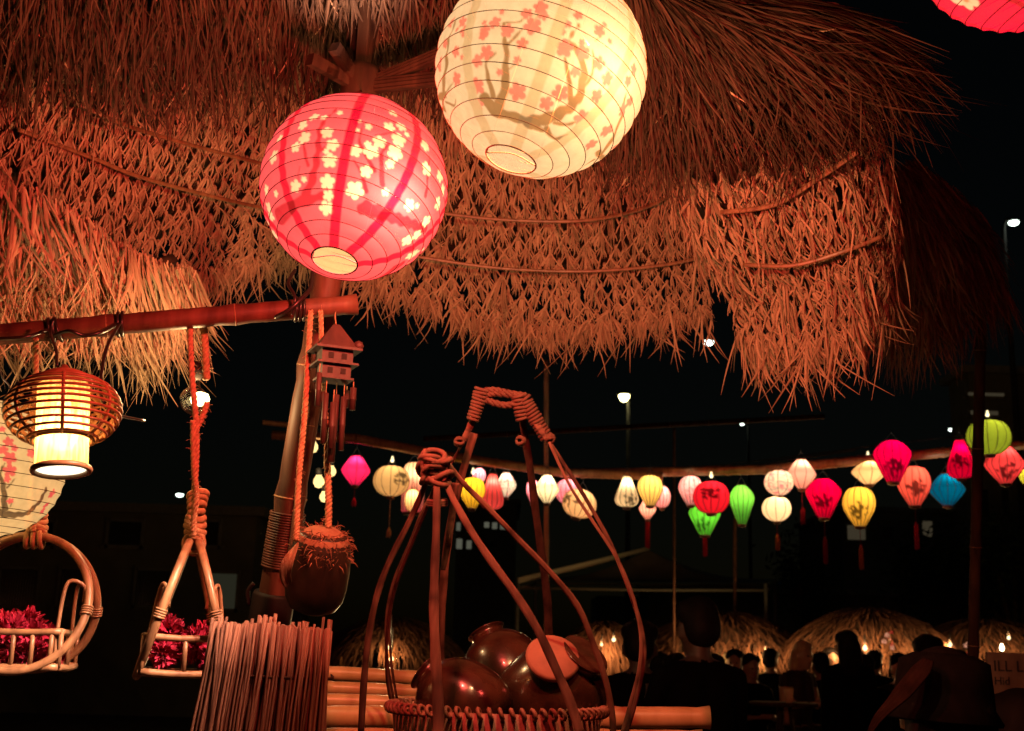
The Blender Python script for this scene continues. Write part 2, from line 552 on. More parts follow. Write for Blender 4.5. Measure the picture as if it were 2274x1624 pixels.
def backing(surf, root, b0, b1, back, na=40, nb=14, m=None, a0=0, a1=1):
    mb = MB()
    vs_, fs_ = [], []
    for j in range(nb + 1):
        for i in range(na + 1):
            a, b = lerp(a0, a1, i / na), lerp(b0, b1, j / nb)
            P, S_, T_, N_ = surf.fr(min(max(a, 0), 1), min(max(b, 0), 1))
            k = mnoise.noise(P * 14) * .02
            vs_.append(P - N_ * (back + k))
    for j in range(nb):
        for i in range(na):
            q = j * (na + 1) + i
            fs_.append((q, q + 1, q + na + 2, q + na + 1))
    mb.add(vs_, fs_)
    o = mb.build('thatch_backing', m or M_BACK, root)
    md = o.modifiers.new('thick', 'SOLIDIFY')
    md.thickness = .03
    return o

roof = empty('thatched_parasol', (at(600, 1390, 3.05).x, at(600, 1390, 3.05).y, 0), 'large woven palm thatch parasol roof with ragged fringe, lit orange by lanterns', 'thatch roof')
# back slope seen from below
S_BACK = Surf([
    [(-140, 120, 3.0), (-140, 330, 3.2), (-130, 560, 3.35), (-120, 740, 3.4)],
    [(120, 120, 3.1), (110, 330, 3.3), (110, 540, 3.5), (110, 730, 3.55)],
    [(330, 130, 3.3), (330, 310, 3.5), (330, 500, 3.7), (330, 670, 3.8)],
    [(520, 120, 3.5), (520, 290, 3.75), (520, 450, 3.95), (520, 590, 4.1)],
    [(740, 100, 3.6), (740, 280, 3.9), (735, 440, 4.1), (730, 580, 4.25)],
    [(960, 110, 3.6), (950, 310, 3.95), (945, 500, 4.2), (930, 660, 4.35)],
    [(1180, 150, 3.6), (1175, 350, 3.95), (1170, 550, 4.2), (1165, 725, 4.35)],
    [(1380, 220, 3.6), (1385, 400, 3.9), (1390, 570, 4.15), (1390, 715, 4.25)],
    [(1520, 300, 3.6), (1540, 440, 3.85), (1565, 570, 4.05), (1580, 690, 4.15)]])
# right slope
S_RIGHT = Surf([
    [(1470, 380, 3.50), (1540, 540, 3.68), (1605, 640, 3.78), (1640, 745, 3.8)],
    [(1600, 390, 3.36), (1660, 540, 3.52), (1710, 650, 3.62), (1735, 765, 3.65)],
    [(1750, 370, 3.26), (1795, 520, 3.40), (1830, 640, 3.50), (1840, 755, 3.54)],
    [(1880, 320, 3.22), (1915, 480, 3.34), (1930, 600, 3.44), (1925, 710, 3.50)],
    [(1965, 290, 3.30), (1990, 440, 3.42), (1998, 550, 3.52), (1985, 650, 3.58)]])
# upper layer above both, its shade put into the straw colour
S_UPPER = Surf([
    [(-160, -120, 2.75), (-160, 50, 2.95), (-150, 190, 3.05)],
    [(150, -120, 2.8), (150, 50, 3.0), (160, 190, 3.15)],
    [(430, -120, 2.9), (430, 60, 3.15), (440, 205, 3.3)],
    [(700, -120, 3.05), (700, 60, 3.3), (700, 190, 3.45)],
    [(960, -120, 3.1), (970, 80, 3.35), (980, 190, 3.5)],
    [(1250, -100, 3.1), (1290, 150, 3.25), (1300, 360, 3.4)],
    [(1380, -60, 3.1), (1465, 180, 3.2), (1475, 370, 3.38)],
    [(1430, -30, 3.1), (1630, 180, 3.12), (1690, 345, 3.26)],
    [(1450, -20, 3.12), (1790, 120, 3.1), (1890, 275, 3.2)],
    [(1455, -20, 3.15), (1870, 70, 3.18), (2010, 230, 3.28)],
    [(1450, -40, 3.2), (1830, 15, 3.3), (2030, 110, 3.42)]])
# long straw fringe of the left slope, nearer
S_LEFT = Surf([
    [(-140, 400, 2.95), (-140, 550, 3.05), (-140, 680, 3.1)],
    [(30, 440, 3.0), (40, 580, 3.1), (40, 690, 3.15)],
    [(180, 500, 3.1), (200, 610, 3.2), (210, 695, 3.25)],
    [(320, 580, 3.25), (335, 655, 3.35), (335, 705, 3.4)],
    [(430, 600, 3.45), (430, 625, 3.5), (410, 650, 3.5)]])
lattice(S_BACK, 57, 25, roof, 215, 1)
lattice(S_RIGHT, 14, 18, roof, 80, 2, blend=.5)
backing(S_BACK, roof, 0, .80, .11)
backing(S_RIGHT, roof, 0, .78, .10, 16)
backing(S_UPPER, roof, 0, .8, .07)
strands(S_BACK, 120, roof, M_STRAW, 3, (.10, .22), (.004, .008), (-.03, .03), bmin=.0, bmax=1.0)
strands(S_BACK, 260, roof, M_STRAW, 31, (.09, .19), (.004, .008), (-.03, .02), bmin=.92, bmax=1.0, wild=.2)
strands(S_RIGHT, 260, roof, M_STRAW, 4, (.08, .15), (.004, .008), (-.02, .03), bmin=.0, bmax=1.0, wild=.08)
strands(S_RIGHT, 150, roof, M_STRAW, 41, (.09, .19), (.004, .008), (-.03, .03), bmin=.9, bmax=1.0, wild=.22)
strands(S_UPPER, 5600, roof, M_STRAW_DIMMED, 5, (.10, .24), (.0035, .0075), (-.02, .06), bmin=-.1, bmax=.74, sag=.25, wild=.10)
strands(S_UPPER, 420, roof, M_STRAW, 51, (.03, .10), (.005, .010), (-.02, .03), bmin=.0, bmax=.95, sag=.25, wild=.25, name='broken_straw')
strands(S_LEFT, 1700, roof, M_STRAW, 6, (.10, .24), (.004, .010), (-.03, .06), bmin=-.30, bmax=.78, sag=.45, wild=.17)
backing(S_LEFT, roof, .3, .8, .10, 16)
# wild straw along the right outline
strands(S_UPPER, 380, roof, M_STRAW_DIMMED, 7, (.12, .26), (.003, .006), (.0, .05), amin=.72, amax=1.0, bmin=.4, bmax=.85, sag=.2, wild=.24)

# bamboo battens tied across the weave
def batten(pts, w=.011):
    mb = MB()
    C = curve([at(*p) for p in pts], 24)
    mb.ribbon(C, w, UP, .004)
    mb.build('batten', M_RATTAN, roof)
batten([(60, 172, 3.12), (241, 263, 3.24), (370, 307, 3.42), (578, 363, 3.76), (740, 400, 3.92)])
batten([(40, 288, 3.18), (207, 352, 3.36), (333, 400, 3.52), (578, 461, 3.88), (740, 480, 4.02)])
batten([(930, 466, 4.02), (1100, 487, 4.02), (1300, 490, 4.00), (1450, 455, 3.88), (1530, 395, 3.72)])
batten([(900, 566, 4.14), (1100, 595, 4.16), (1300, 603, 4.16), (1480, 588, 4.08), (1600, 560, 3.98)])
batten([(1600, 472, 3.40), (1720, 455, 3.31), (1820, 395, 3.23), (1905, 338, 3.15)], .013)
batten([(1650, 588, 3.50), (1760, 590, 3.42), (1870, 560, 3.36), (1960, 525, 3.34)], .012)

# hub and struts under the peak
HUB = at(800, 195, 3.10)
POST_B = at(592, 1420, 3.05)
mb = MB()
Mh = frame(HUB, HUB - at(640, 1000, 3.1))
mb.lathe([(.02, -.07), (.045, -.065), (.05, -.01), (.05, .04), (.035, .06)], Mh, 12)
mb.build('hub', M_DARKWOOD, roof)
for (u, v, d, w) in [(688, 132, 2.98, .030), (742, 104, 3.0, .030), (812, 10, 3.2, .034), (838, 20, 3.24, .024), (1040, 95, 3.0, .030), (1060, 165, 2.98, .034), (786, 50, 3.24, .03), (720, 235, 3.3, .018)]:
    mb = MB()
    B = at(u, v, d)
    dirn = (B - HUB).normalized()
    mb.ribbon([HUB + dirn * .03, HUB + dirn * .12, (HUB + B) / 2, B], w, UP.cross(dirn).cross(dirn), w * .8)
    mb.build('strut', M_DARKWOOD, roof, smooth=False)

def bamboo(name, A, B, r, mat_, parent, nnode=6, taper=.9, seg=14, bend=0.0):
    """culm with swollen node rings"""
    mb = MB()
    A, B = Vector(A), Vector(B)
    ax = (B - A)
    sd = ax.normalized().orthogonal()
    pts, rad = [], []
    N = nnode * 8
    for i in range(N + 1):
        t = i / N
        pts.append(A + ax * t + DOWN * bend * math.sin(math.pi * t))
        f = (t * nnode) % 1.0
        dn = min(f, 1 - f)
        rad.append(r * lerp(1, taper, t) * (1 + (.10 if dn < .02 else (-.05 if dn < .14 else 0)) + random.uniform(-.012, .012)))
    mb.tube(pts, rad, seg)
    o = mb.build(name, mat_, parent)
    for k in range(nnode):
        t = k / nnode
        if t == 0: continue
        P = A + ax * t + DOWN * bend * math.sin(math.pi * t)
        m2 = MB()
        m2.torus(frame(P, ax), r * lerp(1, taper, t) * 1.06, r * .07, 0, 18, 5)
        m2.build('node_ring', M_NODE, o)
    return o
# post of the parasol
post_dir = (HUB - POST_B)
POST_G = POST_B - post_dir * (POST_B.z / post_dir.z)
bamboo('post', POST_G, HUB - post_dir.normalized() * .05, .042, M_SMOKED, roof, 9, .85, 18)
P2a, P2b = at(648, 1260, 3.0), at(722, 640, 3.08)
bamboo('side_pole', P2a, P2b, .014, M_SMOKED, roof, 4, .9, 10)
mb = MB()
for k in range(22):
    t = k / 22
    c = POST_B.lerp(HUB, .13 + .10 * t)
    mb.torus(frame(c, post_dir + RT * random.uniform(-.05, .05)), .0425, .0034, 0, 24, 6)
mb.build('rope_lashing', M_SMOKED, roof)
mb = MB()
mb.lathe([(.050, 0), (.054, .004), (.054, .36), (.051, .368)], frame(POST_B - post_dir.normalized() * .25, post_dir), 20)
mb.build('black_sleeve', M_BLACK, roof)
mb = MB()
mb.tube(curve([POST_B.lerp(HUB, .10) + RT * -.056, POST_B.lerp(HUB, .085) + RT * -.068, POST_B.lerp(HUB, .06) + RT * -.058], 8), .006, 8)
mb.build('sleeve_hook', M_BLACK, roof)

# second parasol behind, right
roof2 = empty('thatched_parasol', (at(2120, 900, 5.4).x, at(2120, 900, 5.4).y, 0), 'dim thatched parasol behind the orange one, beside the dark post', 'thatch roof')
S_FAR = Surf([
    [(1930, 420, 5.0), (1960, 560, 5.0), (1985, 690, 5.1)],
    [(1980, 380, 5.0), (2030, 520, 4.95), (2060, 680, 5.0)],
    [(2010, 365, 5.05), (2110, 490, 5.0), (2150, 640, 5.05)],
    [(2030, 360, 5.1), (2160, 460, 5.15), (2215, 590, 5.2)]])
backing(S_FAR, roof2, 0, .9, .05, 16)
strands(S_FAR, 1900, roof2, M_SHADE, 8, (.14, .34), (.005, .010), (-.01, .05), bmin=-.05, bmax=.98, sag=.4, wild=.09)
pt_, pb_ = at(2182, 560, 5.3), at(2157, 1640, 5.3)
pg_ = pt_ + (pb_ - pt_) * (pt_.z / (pt_.z - pb_.z))
bamboo('post', pg_, pt_, px(12.5, 5.3), M_DARKWOOD, roof2, 8, .95, 12)
# ------------------------------------------------------------------ big paper lanterns
def hit(M3, C, Rad, u, v):
    """direction (lantern's own axes) of the surface point seen at u, v"""
    o, d = CAM - C, (at(u, v, 1.0) - CAM).normalized()
    b = o.dot(d)
    c = o.dot(o) - Rad * Rad
    disc = max(b * b - c, 0)
    t = -b - math.sqrt(disc)
    p = (o + d * t).normalized()
    return np.array(M3.transposed() @ p)

def paper_lantern(label, C, Rad, axis, cols, blossoms, branches, mat_, wire, conv, stripes, power, lcol, nring, hs, hang, stripe_w=.05):
    root = empty('paper_lantern', C, label, 'lantern', 'round paper lanterns printed with plum blossom')
    M = frame(C, axis)
    M3 = M.to_3x3()
    n, m = 440, 220
    hole = .24
    th = np.linspace(math.asin(hole), math.pi - math.asin(hole), m + 1)
    lon = np.linspace(0, 2 * math.pi, n, endpoint=False)
    T, Lo = np.meshgrid(th, lon, indexing='ij')
    dirs = np.stack([np.sin(T) * np.cos(Lo), np.sin(T) * np.sin(Lo), np.cos(T)], -1).reshape(-1, 3)
    # paper sags a little between the wires
    fr_ = ((T - th[0]) / (th[-1] - th[0]) * nring) % 1.0
    rr = Rad * (1 - .016 * np.sin(np.pi * fr_) ** 1.0 + .003 * np.sin(Lo * 7 + T * 5))
    P = dirs * rr.reshape(-1, 1)
    # print
    base, petal, heart, branch, stripe = [np.array(c) for c in cols]
    colr = np.tile(base, (len(dirs), 1))
    def mixin(mask, c):
        mk = np.clip(mask, 0, 1)[:, None]
        colr[:] = colr * (1 - mk) + c * mk
    aa = 2.2 / n * math.pi
    sets = [np.eye(3), np.diag([-1.0, -1.0, 1.0])]          # the picture repeats round the back
    bmask = np.zeros(len(dirs))
    for G in sets:
        for pts, w0, w1 in branches:
            D = [G @ hit(M3, C, Rad, *conv(*p)) for p in pts]
            Q = []
            for i in range(len(D) - 1):
                for k in range(5):
                    q = cr([Vector(x) for x in D], (i + k / 5) / (len(D) - 1))
                    Q.append(np.array(q.normalized()))
            Q.append(D[-1])
            for i in range(len(Q) - 1):
                a_, b_ = Q[i], Q[i + 1]
                ab = b_ - a_
                t = np.clip(((dirs - a_) @ ab) / max(ab @ ab, 1e-9), 0, 1)
                dist = np.linalg.norm(dirs - a_ - t[:, None] * ab, axis=1)
                w = (w0 + (w1 - w0) * (i + t) / (len(Q) - 1)) / 2
                wob = .18 * w0 * np.sin(dirs[:, 0] * 37 + dirs[:, 2] * 51 + dirs[:, 1] * 23)
                bmask = np.maximum(bmask, np.clip((w + wob * .4 - dist) / aa + .5, 0, 1))
    mixin(bmask * .92, branch)
    for G in sets:
        for k, (x, y, r) in enumerate(blossoms):
            c_ = G @ hit(M3, C, Rad, *conv(x, y))
            r_ = r
            e1 = np.cross(c_, [0, 0, 1.0]); e1 /= np.linalg.norm(e1)
            e2 = np.cross(c_, e1)
            dx, dy = dirs @ e1, dirs @ e2
            rho = np.hypot(dx, dy)
            an = np.arctan2(dy, dx) + k * 1.7
            lim = r_ * (.56 + .48 * np.abs(np.cos(2.5 * an)) ** .6)
            front = (dirs @ c_) > 0
            mixin(np.clip((lim - rho) / aa + .5, 0, 1) * front, petal * (0.93 + .12 * ((k * 37) % 10) / 10))
            ht = np.clip((r_ * .22 - rho) / aa + .5, 0, 1) * front
            st = np.clip((r_ * .05 - np.abs(rho * np.sin(2.5 * an + .8))) / aa * .6 + .3, 0, 1) * (rho < r_ * .55) * front
            if r_ > .1: mixin(np.maximum(ht * .75, st * .55), heart)
    smask = np.zeros(len(dirs))
    for ph in stripes:
        e = np.array([math.cos(ph), math.sin(ph), 0])
        dist = np.abs(dirs @ np.array([-math.sin(ph), math.cos(ph), 0]))
        smask = np.maximum(smask, np.clip((stripe_w - dist) / aa + .5, 0, 1) * ((dirs @ e) > 0))
    # the doubled paper of the seams shows the print only faintly
    mk = (smask * .95)[:, None]
    colr[:] = colr * (1 - mk) + (stripe * (1 - .7 * bmask[:, None])) * mk
    faces = []
    for i in range(m):
        for k in range(n):
            k2 = (k + 1) % n
            faces.append((i * n + k, (i + 1) * n + k, (i + 1) * n + k2, i * n + k2))
    Pw = (np.array(M3) @ P.T).T
    me = bpy.data.meshes.new('paper_shade')
    me.from_pydata(Pw.tolist(), [], faces)
    ca = me.color_attributes.new('print', 'FLOAT_COLOR', 'POINT')
    ca.data.foreach_set('color', np.concatenate([colr, np.ones((len(colr), 1))], 1).ravel())
    me.polygons.foreach_set('use_smooth', [True] * len(me.polygons))
    me.materials.append(mat_)
    o = bpy.data.objects.new('paper_shade', me)
    col.objects.link(o)
    o.parent = root
    WPOS[o.name] = Vector(C)
    for k in range(nring + 1):
        t = th[0] + (th[-1] - th[0]) * k / nring
        mb = MB()
        mb.torus(M, Rad * math.sin(t) * 1.001, .0008 if 0 < k < nring else .0016, Rad * math.cos(t), 72, 5)
        mb.build('wire_ring', wire, root)
    # wire expander in the middle and bulb
    mb = MB()
    bo = M @ Vector((0, 0, Rad * .97))
    bb = M @ Vector((0, 0, -Rad * .97))
    hr = Rad * hole
    for s_ in (-1, 1):
        X = M3 @ Vector((hr * s_, 0, 0))
        mb.tube([bo + X, bb + X * .98], .0012, 5)
    mb.tube(curve([bb - (M3 @ Vector((hr, 0, 0))), bb - (M3 @ Vector((0, 0, -.012))), bb + (M3 @ Vector((hr, 0, 0)))], 10), .0012, 5)
    mb.tube(curve([bo - (M3 @ Vector((hr, 0, 0))), bo + (M3 @ Vector((0, 0, .02))), bo + (M3 @ Vector((hr, 0, 0)))], 10), .0012, 5)
    mb.build('wire_expander', wire, root)
    mb = MB()
    top = bo + (M3 @ Vector((0, 0, .01)))
    mb.tube(curve([C + hs - (hs * .0) + UP * .05, C + hs * .6 + UP * .12, top, top + Vector((0, 0, .03)), hang.lerp(top, .5) - Vector((0, 0, .01)), hang], 18), .0022, 6)
    mb.build('flex', M_CABLE, root)
    mb = MB()
    mb.lathe([(.001, -.032), (.018, -.028), (.030, -.010), (.031, .006), (.024, .026), (.015, .04), (.013, .055)], frame(C + hs, UP), 14)
    mb.build('bulb', M_BULBIN, root)
    point('bulb_light', C + hs, power, lcol, .03, root)
    return root

def conv_of(ox, oy, sc_):
    return lambda x, y: (ox + x * sc_, oy + y * sc_)
def lon_of(C, Rad, axis, u, v):
    d = hit(frame(C, axis).to_3x3(), C, Rad, u, v)
    return math.atan2(d[1], d[0])

# red lantern
c_ = conv_of(564.1, 193.6, .2697)
k_ = .2697 / 207
C, Rad = at(787, 417, 2.42), px(207, 2.42)
AX_RED = RT * .145 + UP * .845 + fwd * .50
bl = [(410,415,55),(340,490,45),(395,310,45),(490,240,45),(575,245,30),(705,205,25),(600,370,50),(645,470,52),(590,525,25),(620,600,60),(335,815,50),(405,760,25),(600,780,60),(610,895,45),(595,1000,60),(835,520,50),(865,275,20),(850,345,20),(945,320,28),(965,525,62),(1035,445,55),(1120,320,50),(1215,320,45),(1195,430,62),(1165,540,65),(1125,630,38),(925,695,48),(830,850,70),(1085,865,30),(1150,205,45),(1415,480,50),(1430,670,58),(1540,730,55),(1565,850,50),(1520,960,55),(1285,975,50),(1350,980,22),(1425,1110,50),(1270,1270,55),(1350,1225,45),(150,570,60),(90,850,45),(170,880,30),(110,1000,50),(130,1060,50),(270,320,35),(200,420,40),(1265,385,25),(940,465,30)]
br = [([(420,900),(480,740),(520,540),(545,330),(600,250),(690,170)], 75, 8), ([(440,640),(410,500),(430,340)], 30, 10), ([(510,540),(600,480),(640,440)], 22, 10), ([(200,1070),(350,960),(560,900)], 130, 60),
      ([(990,690),(890,500),(870,420),(900,300)], 34, 8), ([(1060,800),(1050,560),(1110,470)], 45, 18), ([(930,860),(880,700),(820,600)], 34, 12), ([(1420,900),(1440,740),(1450,560)], 30, 10), ([(920,1000),(1100,1060),(1300,1130),(1420,1180)], 120, 60), ([(360,760),(370,650)], 8, 5), ([(1010,390),(1130,370),(1190,330)], 14, 8)]
st = [lon_of(C, Rad, AX_RED, *c_(x, y)) for x, y in ((715, 750), (222, 620), (1300, 640), (1490, 1160), (330, 1320))]
paper_lantern('round red paper lantern with pale plum blossoms hanging in front of the hub', C, Rad, AX_RED,
              [(.86, .105, .115), (.95, .70, .36), (.45, .16, .03), (.45, .015, .03), (.66, .0, .03)],
              [(x, y, r * k_) for x, y, r in bl], [(p, a * k_, b * k_) for p, a, b in br],
              paper_mat('red lantern paper', .16, .74, .0042, (.95, .58, .24), (1.0, .15, .15)), M_WIRE_R, c_, st, 430, (1.0, .56, .38), 17,
              RT * .075 - UP * .03 - fwd * .105, HUB)
# white lantern
c_ = conv_of(926, 0, .2592)
k_ = .2592 / 235
C, Rad = at(1201, 160, 2.3), px(235, 2.3)
AX_WHITE = RT * .29 + UP * .90 + fwd * .31
bl = [(500,10,30),(380,180,50),(290,190,50),(400,260,55),(330,250,25),(235,370,45),(325,440,50),(375,490,25),(195,520,40),(330,680,60),(185,580,40),(570,190,25),(580,260,50),(560,300,45),(665,190,55),(725,100,25),(590,450,62),(515,520,55),(770,260,58),(940,110,50),(1060,60,62),(1085,130,45),(990,220,75),(900,370,50),(855,515,35),(700,620,30),(510,740,70),(515,900,55),(860,790,75),(1110,890,60),(1230,800,70),(1290,200,40),(1245,265,35),(1385,125,40),(1615,205,28),(1570,265,55),(1660,350,28),(1265,410,75),(1420,360,30),(1425,450,65),(1565,540,60),(1360,620,45),(1640,680,60),(1550,830,60),(1420,1020,75),(1630,1130,65),(1500,1250,60),(1770,940,60),(1870,600,55),(1820,700,50),(1830,870,50)]
br = [([(570,850),(660,950),(800,1000),(960,1050),(1060,1120)], 110, 60), ([(690,930),(740,780),(760,550),(755,400),(740,200)], 95, 18), ([(760,400),(840,310),(900,250)], 30, 14), ([(650,830),(600,640),(590,540),(670,450)], 45, 12),
      ([(960,1060),(1180,1000),(1340,900),(1420,760),(1420,560),(1340,390),(1310,330),(1400,200)], 120, 10), ([(1320,850),(1310,700),(1270,500)], 50, 25), ([(1430,760),(1510,620),(1510,430)], 36, 12), ([(1180,1060),(1300,1070),(1400,1040)], 40, 10), ([(1110,1110),(1180,1190),(1290,1160)], 50, 10), ([(225,930),(235,600),(260,350),(340,150)], 70, 10), ([(240,800),(300,710)], 26, 10), ([(240,880),(310,910),(320,860)], 30, 8), ([(1540,1380),(1680,1200),(1750,1020),(1800,800)], 70, 12), ([(1530,350),(1600,290)], 10, 8), ([(760,190),(880,180),(930,110)], 18, 8), ([(560,800),(620,900)], 30, 14), ([(790,590),(850,540)], 14, 6), ([(1010,170),(1060,80)], 10, 6)]
st = [lon_of(C, Rad, AX_WHITE, *c_(x, y)) for x, y in ((1080, 600), (1730, 700), (430, 600))]
paper_lantern('large cream paper lantern with coral plum blossoms and brown branches', C, Rad, AX_WHITE,
              [(.88, .62, .315), (.95, .20, .12), (.45, .08, .03), (.27, .125, .03), (.70, .46, .20)],
              [(x, y, r * k_) for x, y, r in bl], [(p, a * k_, b * k_) for p, a, b in br],
              paper_mat('cream lantern paper', .16, .80, .0030, (.95, .66, .34), (1.0, .68, .46)), M_WIRE, c_, st + [st[0] + math.pi, st[1] + math.pi, st[2] + math.pi], 350, (1.0, .60, .38), 17,
              RT * .085 - UP * .025 - fwd * .10, at(1260, -330, 2.7), stripe_w=.055)
# red lantern at the upper right, close to the camera
C, Rad = at(2262, -170, 1.9), px(236, 1.9)
AX_TR = RT * -.5 + UP * .85 + fwd * .1
c_ = conv_of(0, 0, 1.0)
paper_lantern('crimson paper lantern hanging alone against the black sky', C, Rad, AX_TR,
              [(.85, .0, .045), (1.0, .62, .30), (.45, .16, .03), (.30, .0, .012), (.62, .0, .02)],
              [(2125, -10, .14), (2145, 3, .12), (2180, -60, .15), (2240, -90, .15), (2120, -90, .14)], [([(2100, -60), (2140, -30), (2200, -20), (2290, 20)], .10, .04)],
              paper_mat('crimson lantern paper', .16, .9, .006, (.95, .55, .3), (1.0, .15, .15)), M_WIRE_R, c_, [lon_of(C, Rad, AX_TR, 2262, -20) + k * 1.05 for k in range(6)], 110, (1.0, .56, .38), 17,
              RT * .0 - UP * .02 + fwd * .06, at(2270, -560, 2.0))
# cream lantern behind the wicker lamp
c_ = conv_of(0, 757.7, .2592)
C, Rad = at(-12, 1040, 2.75), px(152, 2.75)
k_ = .2592 / 152
bl = [(75,860,45),(125,915,30),(85,1000,55),(85,1110,55),(65,1185,30),(90,1375,30),(20,750,30),(270,960,40),(330,1050,30),(450,1310,45),(400,1410,35),(370,1460,35),(30,930,40)]
br = [([(-150,1400),(-50,1450),(60,1490),(240,1480)], 80, 60), ([(40,1450),(30,1250),(0,1150),(40,1050)], 55, 12), ([(60,1260),(130,1180)], 16, 6), ([(230,1480),(340,1380),(400,1260)], 60, 25), ([(90,1420),(110,1380)], 12, 6), ([(40,780),(80,830)], 10, 6)]
AX_L = RT * .10 + UP * .97 + fwd * .2
paper_lantern('cream paper lantern with black branches partly hidden behind the wicker lamp', C, Rad, AX_L,
              [(.80, .52, .21), (.85, .10, .09), (.45, .06, .03), (.045, .025, .014), (.72, .45, .17)],
              [(x, y, r * k_) for x, y, r in bl], [(p, a * k_, b * k_) for p, a, b in br],
              paper_mat('left cream lantern paper', .10, .74, .03, (1.0, .86, .52), (1.0, .62, .30)), M_WIRE, c_, [2.2], 10, (1.0, .6, .3), 15, RT * -.02 - UP * .0 - fwd * .05, at(-10, 760, 2.77))

# ------------------------------------------------------------------ silk lanterns along the bamboo rail
PROF = {
    'round': [(.30, 1.0), (.62, .86), (.86, .56), (.98, .2), (1.0, -.05), (.95, -.35), (.80, -.65), (.58, -.88), (.30, -1.0)],
    'oval': [(.26, 1.0), (.60, .90), (.86, .62), (.99, .22), (1.0, -.1), (.92, -.42), (.72, -.72), (.46, -.92), (.24, -1.0)],
    'diamond': [(.30, 1.0), (.48, .82), (.72, .50), (.94, .18), (1.0, -.02), (.92, -.22), (.66, -.56), (.40, -.86), (.28, -1.0)],
    'balloon': [(.30, 1.0), (.66, .90), (.90, .62), (1.0, .28), (.95, -.05), (.78, -.38), (.56, -.70), (.38, -.94), (.34, -1.0)],
    'top': [(.34, 1.0), (.62, .84), (.90, .56), (1.0, .32), (.92, .08), (.70, -.34), (.50, -.72), (.36, -.96), (.33, -1.0)],
    'pear': [(.30, 1.0), (.40, .84), (.58, .46), (.78, .08), (.94, -.28), (1.0, -.56), (.86, -.82), (.56, -.96), (.34, -1.0)],
    'barrel': [(.52, 1.0), (.76, .92), (.90, .74), (.96, .3), (1.0, -.2), (1.0, -.6), (.98, -.9), (.95, -.98), (.9, -1.0)]}
M_SILK = silk_mat('lantern silk', .15, .8)
def hang_lantern(idx, u, v, w, h, shape, c, label, tassel=None, motif=None, bulb=False, c2=None, dd=0.0, tilt=0.0, ribs=14):
    d = 9.6 + dd
    C = at(u, v, d)
    Rr, H = px(w / 2, d), px(h / 2, d)
    root = empty('silk_lantern', C, label, 'lantern', 'silk lanterns strung along the bamboo rail')
    axis = (Vector((0, 0, 1)) + RT * tilt)
    M = frame(C, axis)
    prof = [Vector((r, z, 0)) for r, z in PROF[shape]]
    m, sub = 26, 4
    n = ribs * sub
    rd = random.Random(idx * 11 + 3)
    ph0 = rd.uniform(0, 1)
    vs_, cc = [], []
    base = np.array(c); b2 = np.array(c2 if c2 else c)
    for i in range(m + 1):
        q = cr(prof, i / m)
        for k in range(n):
            a = 2 * math.pi * (k + ph0 * sub) / n
            fr_ = (k % sub) / sub
            con = 1 - .045 * math.sin(math.pi * fr_)
            vs_.append(M @ Vector((q.x * Rr * con * math.cos(a), q.x * Rr * con * math.sin(a), q.y * H)))
            t = i / m
            cl = base * (1 - t) + b2 * t if c2 else base.copy()
            if motif:
                x, z = math.cos(a) * q.x, q.y           # painted on the side turned to the visitors
                front = math.sin(a) < .35
                nv = mnoise.fractal(Vector((a * 3.4 + idx * 7.3, q.y * 4.2, idx)), 1.0, 2.0, 3)
                if motif == 'floral':
                    n2 = mnoise.noise(Vector((a * 3.1 + idx * 3.3, q.y * 4.1, idx + 9)))
                    if n2 > .12: cl = cl * (1 - min(1, (n2 - .12) * 4)) + np.array((.85, .20, .20)) * min(1, (n2 - .12) * 4)
                    if n2 < -.22: cl = cl * .45 + np.array((.12, .28, .25)) * .4
                else:
                    mx_, mz_ = motif
                    da = math.atan2(math.sin(a + math.pi / 2 - mx_), math.cos(a + math.pi / 2 - mx_))
                    e = (da / .62) ** 2 + ((q.y - mz_) / .36) ** 2 + nv * 2.4
                    if e < .7: cl = cl * .16
            cc.append([*cl, 1.0])
    fs_ = []
    for i in range(m):
        for k in range(n):
            k2 = (k + 1) % n
            fs_.append((i * n + k, (i + 1) * n + k, (i + 1) * n + k2, i * n + k2))
    me = bpy.data.meshes.new('silk_shade')
    me.from_pydata([tuple(p - C) for p in vs_], [], fs_)
    ca = me.color_attributes.new('print', 'FLOAT_COLOR', 'POINT')
    ca.data.foreach_set('color', np.array(cc).ravel())
    me.polygons.foreach_set('use_smooth', [True] * len(me.polygons))
    me.materials.append(M_SILK)
    o = bpy.data.objects.new('silk_shade', me)
    col.objects.link(o); o.parent = root; WPOS[o.name] = C.copy()
    mb = MB()
    for k in range(ribs):
        a = 2 * math.pi * (k + ph0) / ribs
        pts = []
        for i in range(15):
            q = cr(prof, i / 14)
            pts.append(M @ Vector((q.x * Rr * 1.004 * math.cos(a), q.x * Rr * 1.004 * math.sin(a), q.y * H)))
        mb.tube(pts, .0027, 4, False)
    mb.build('ribs', M_SILKRIB, root)
    mb = MB()
    rt, rb = prof[0].x * Rr, prof[-1].x * Rr
    mb.torus(M, rt, .006, H, 20, 6)
    mb.build('top_ring', M_CAP, root)
    mb = MB()
    mb.lathe([(rb * .97, -H - .002), (rb * 1.02, -H - .006), (rb * .9, -H - .02), (rb * .3, -H - .026)], M, 18)
    mb.build('bottom_cap', M_CAP, root)
    mb = MB()
    topc = M @ Vector((0, 0, H))
    mb.tube(curve([M @ Vector((rt, 0, H)), topc + Vector((0, 0, .06)), M @ Vector((-rt, 0, H))], 10), .0022, 5)
    mb.tube([topc + Vector((0, 0, .055)), topc + Vector((0, 0, max(.10, px(26, d))))], .002, 5)
    mb.build('hanger', M_CABLE, root)
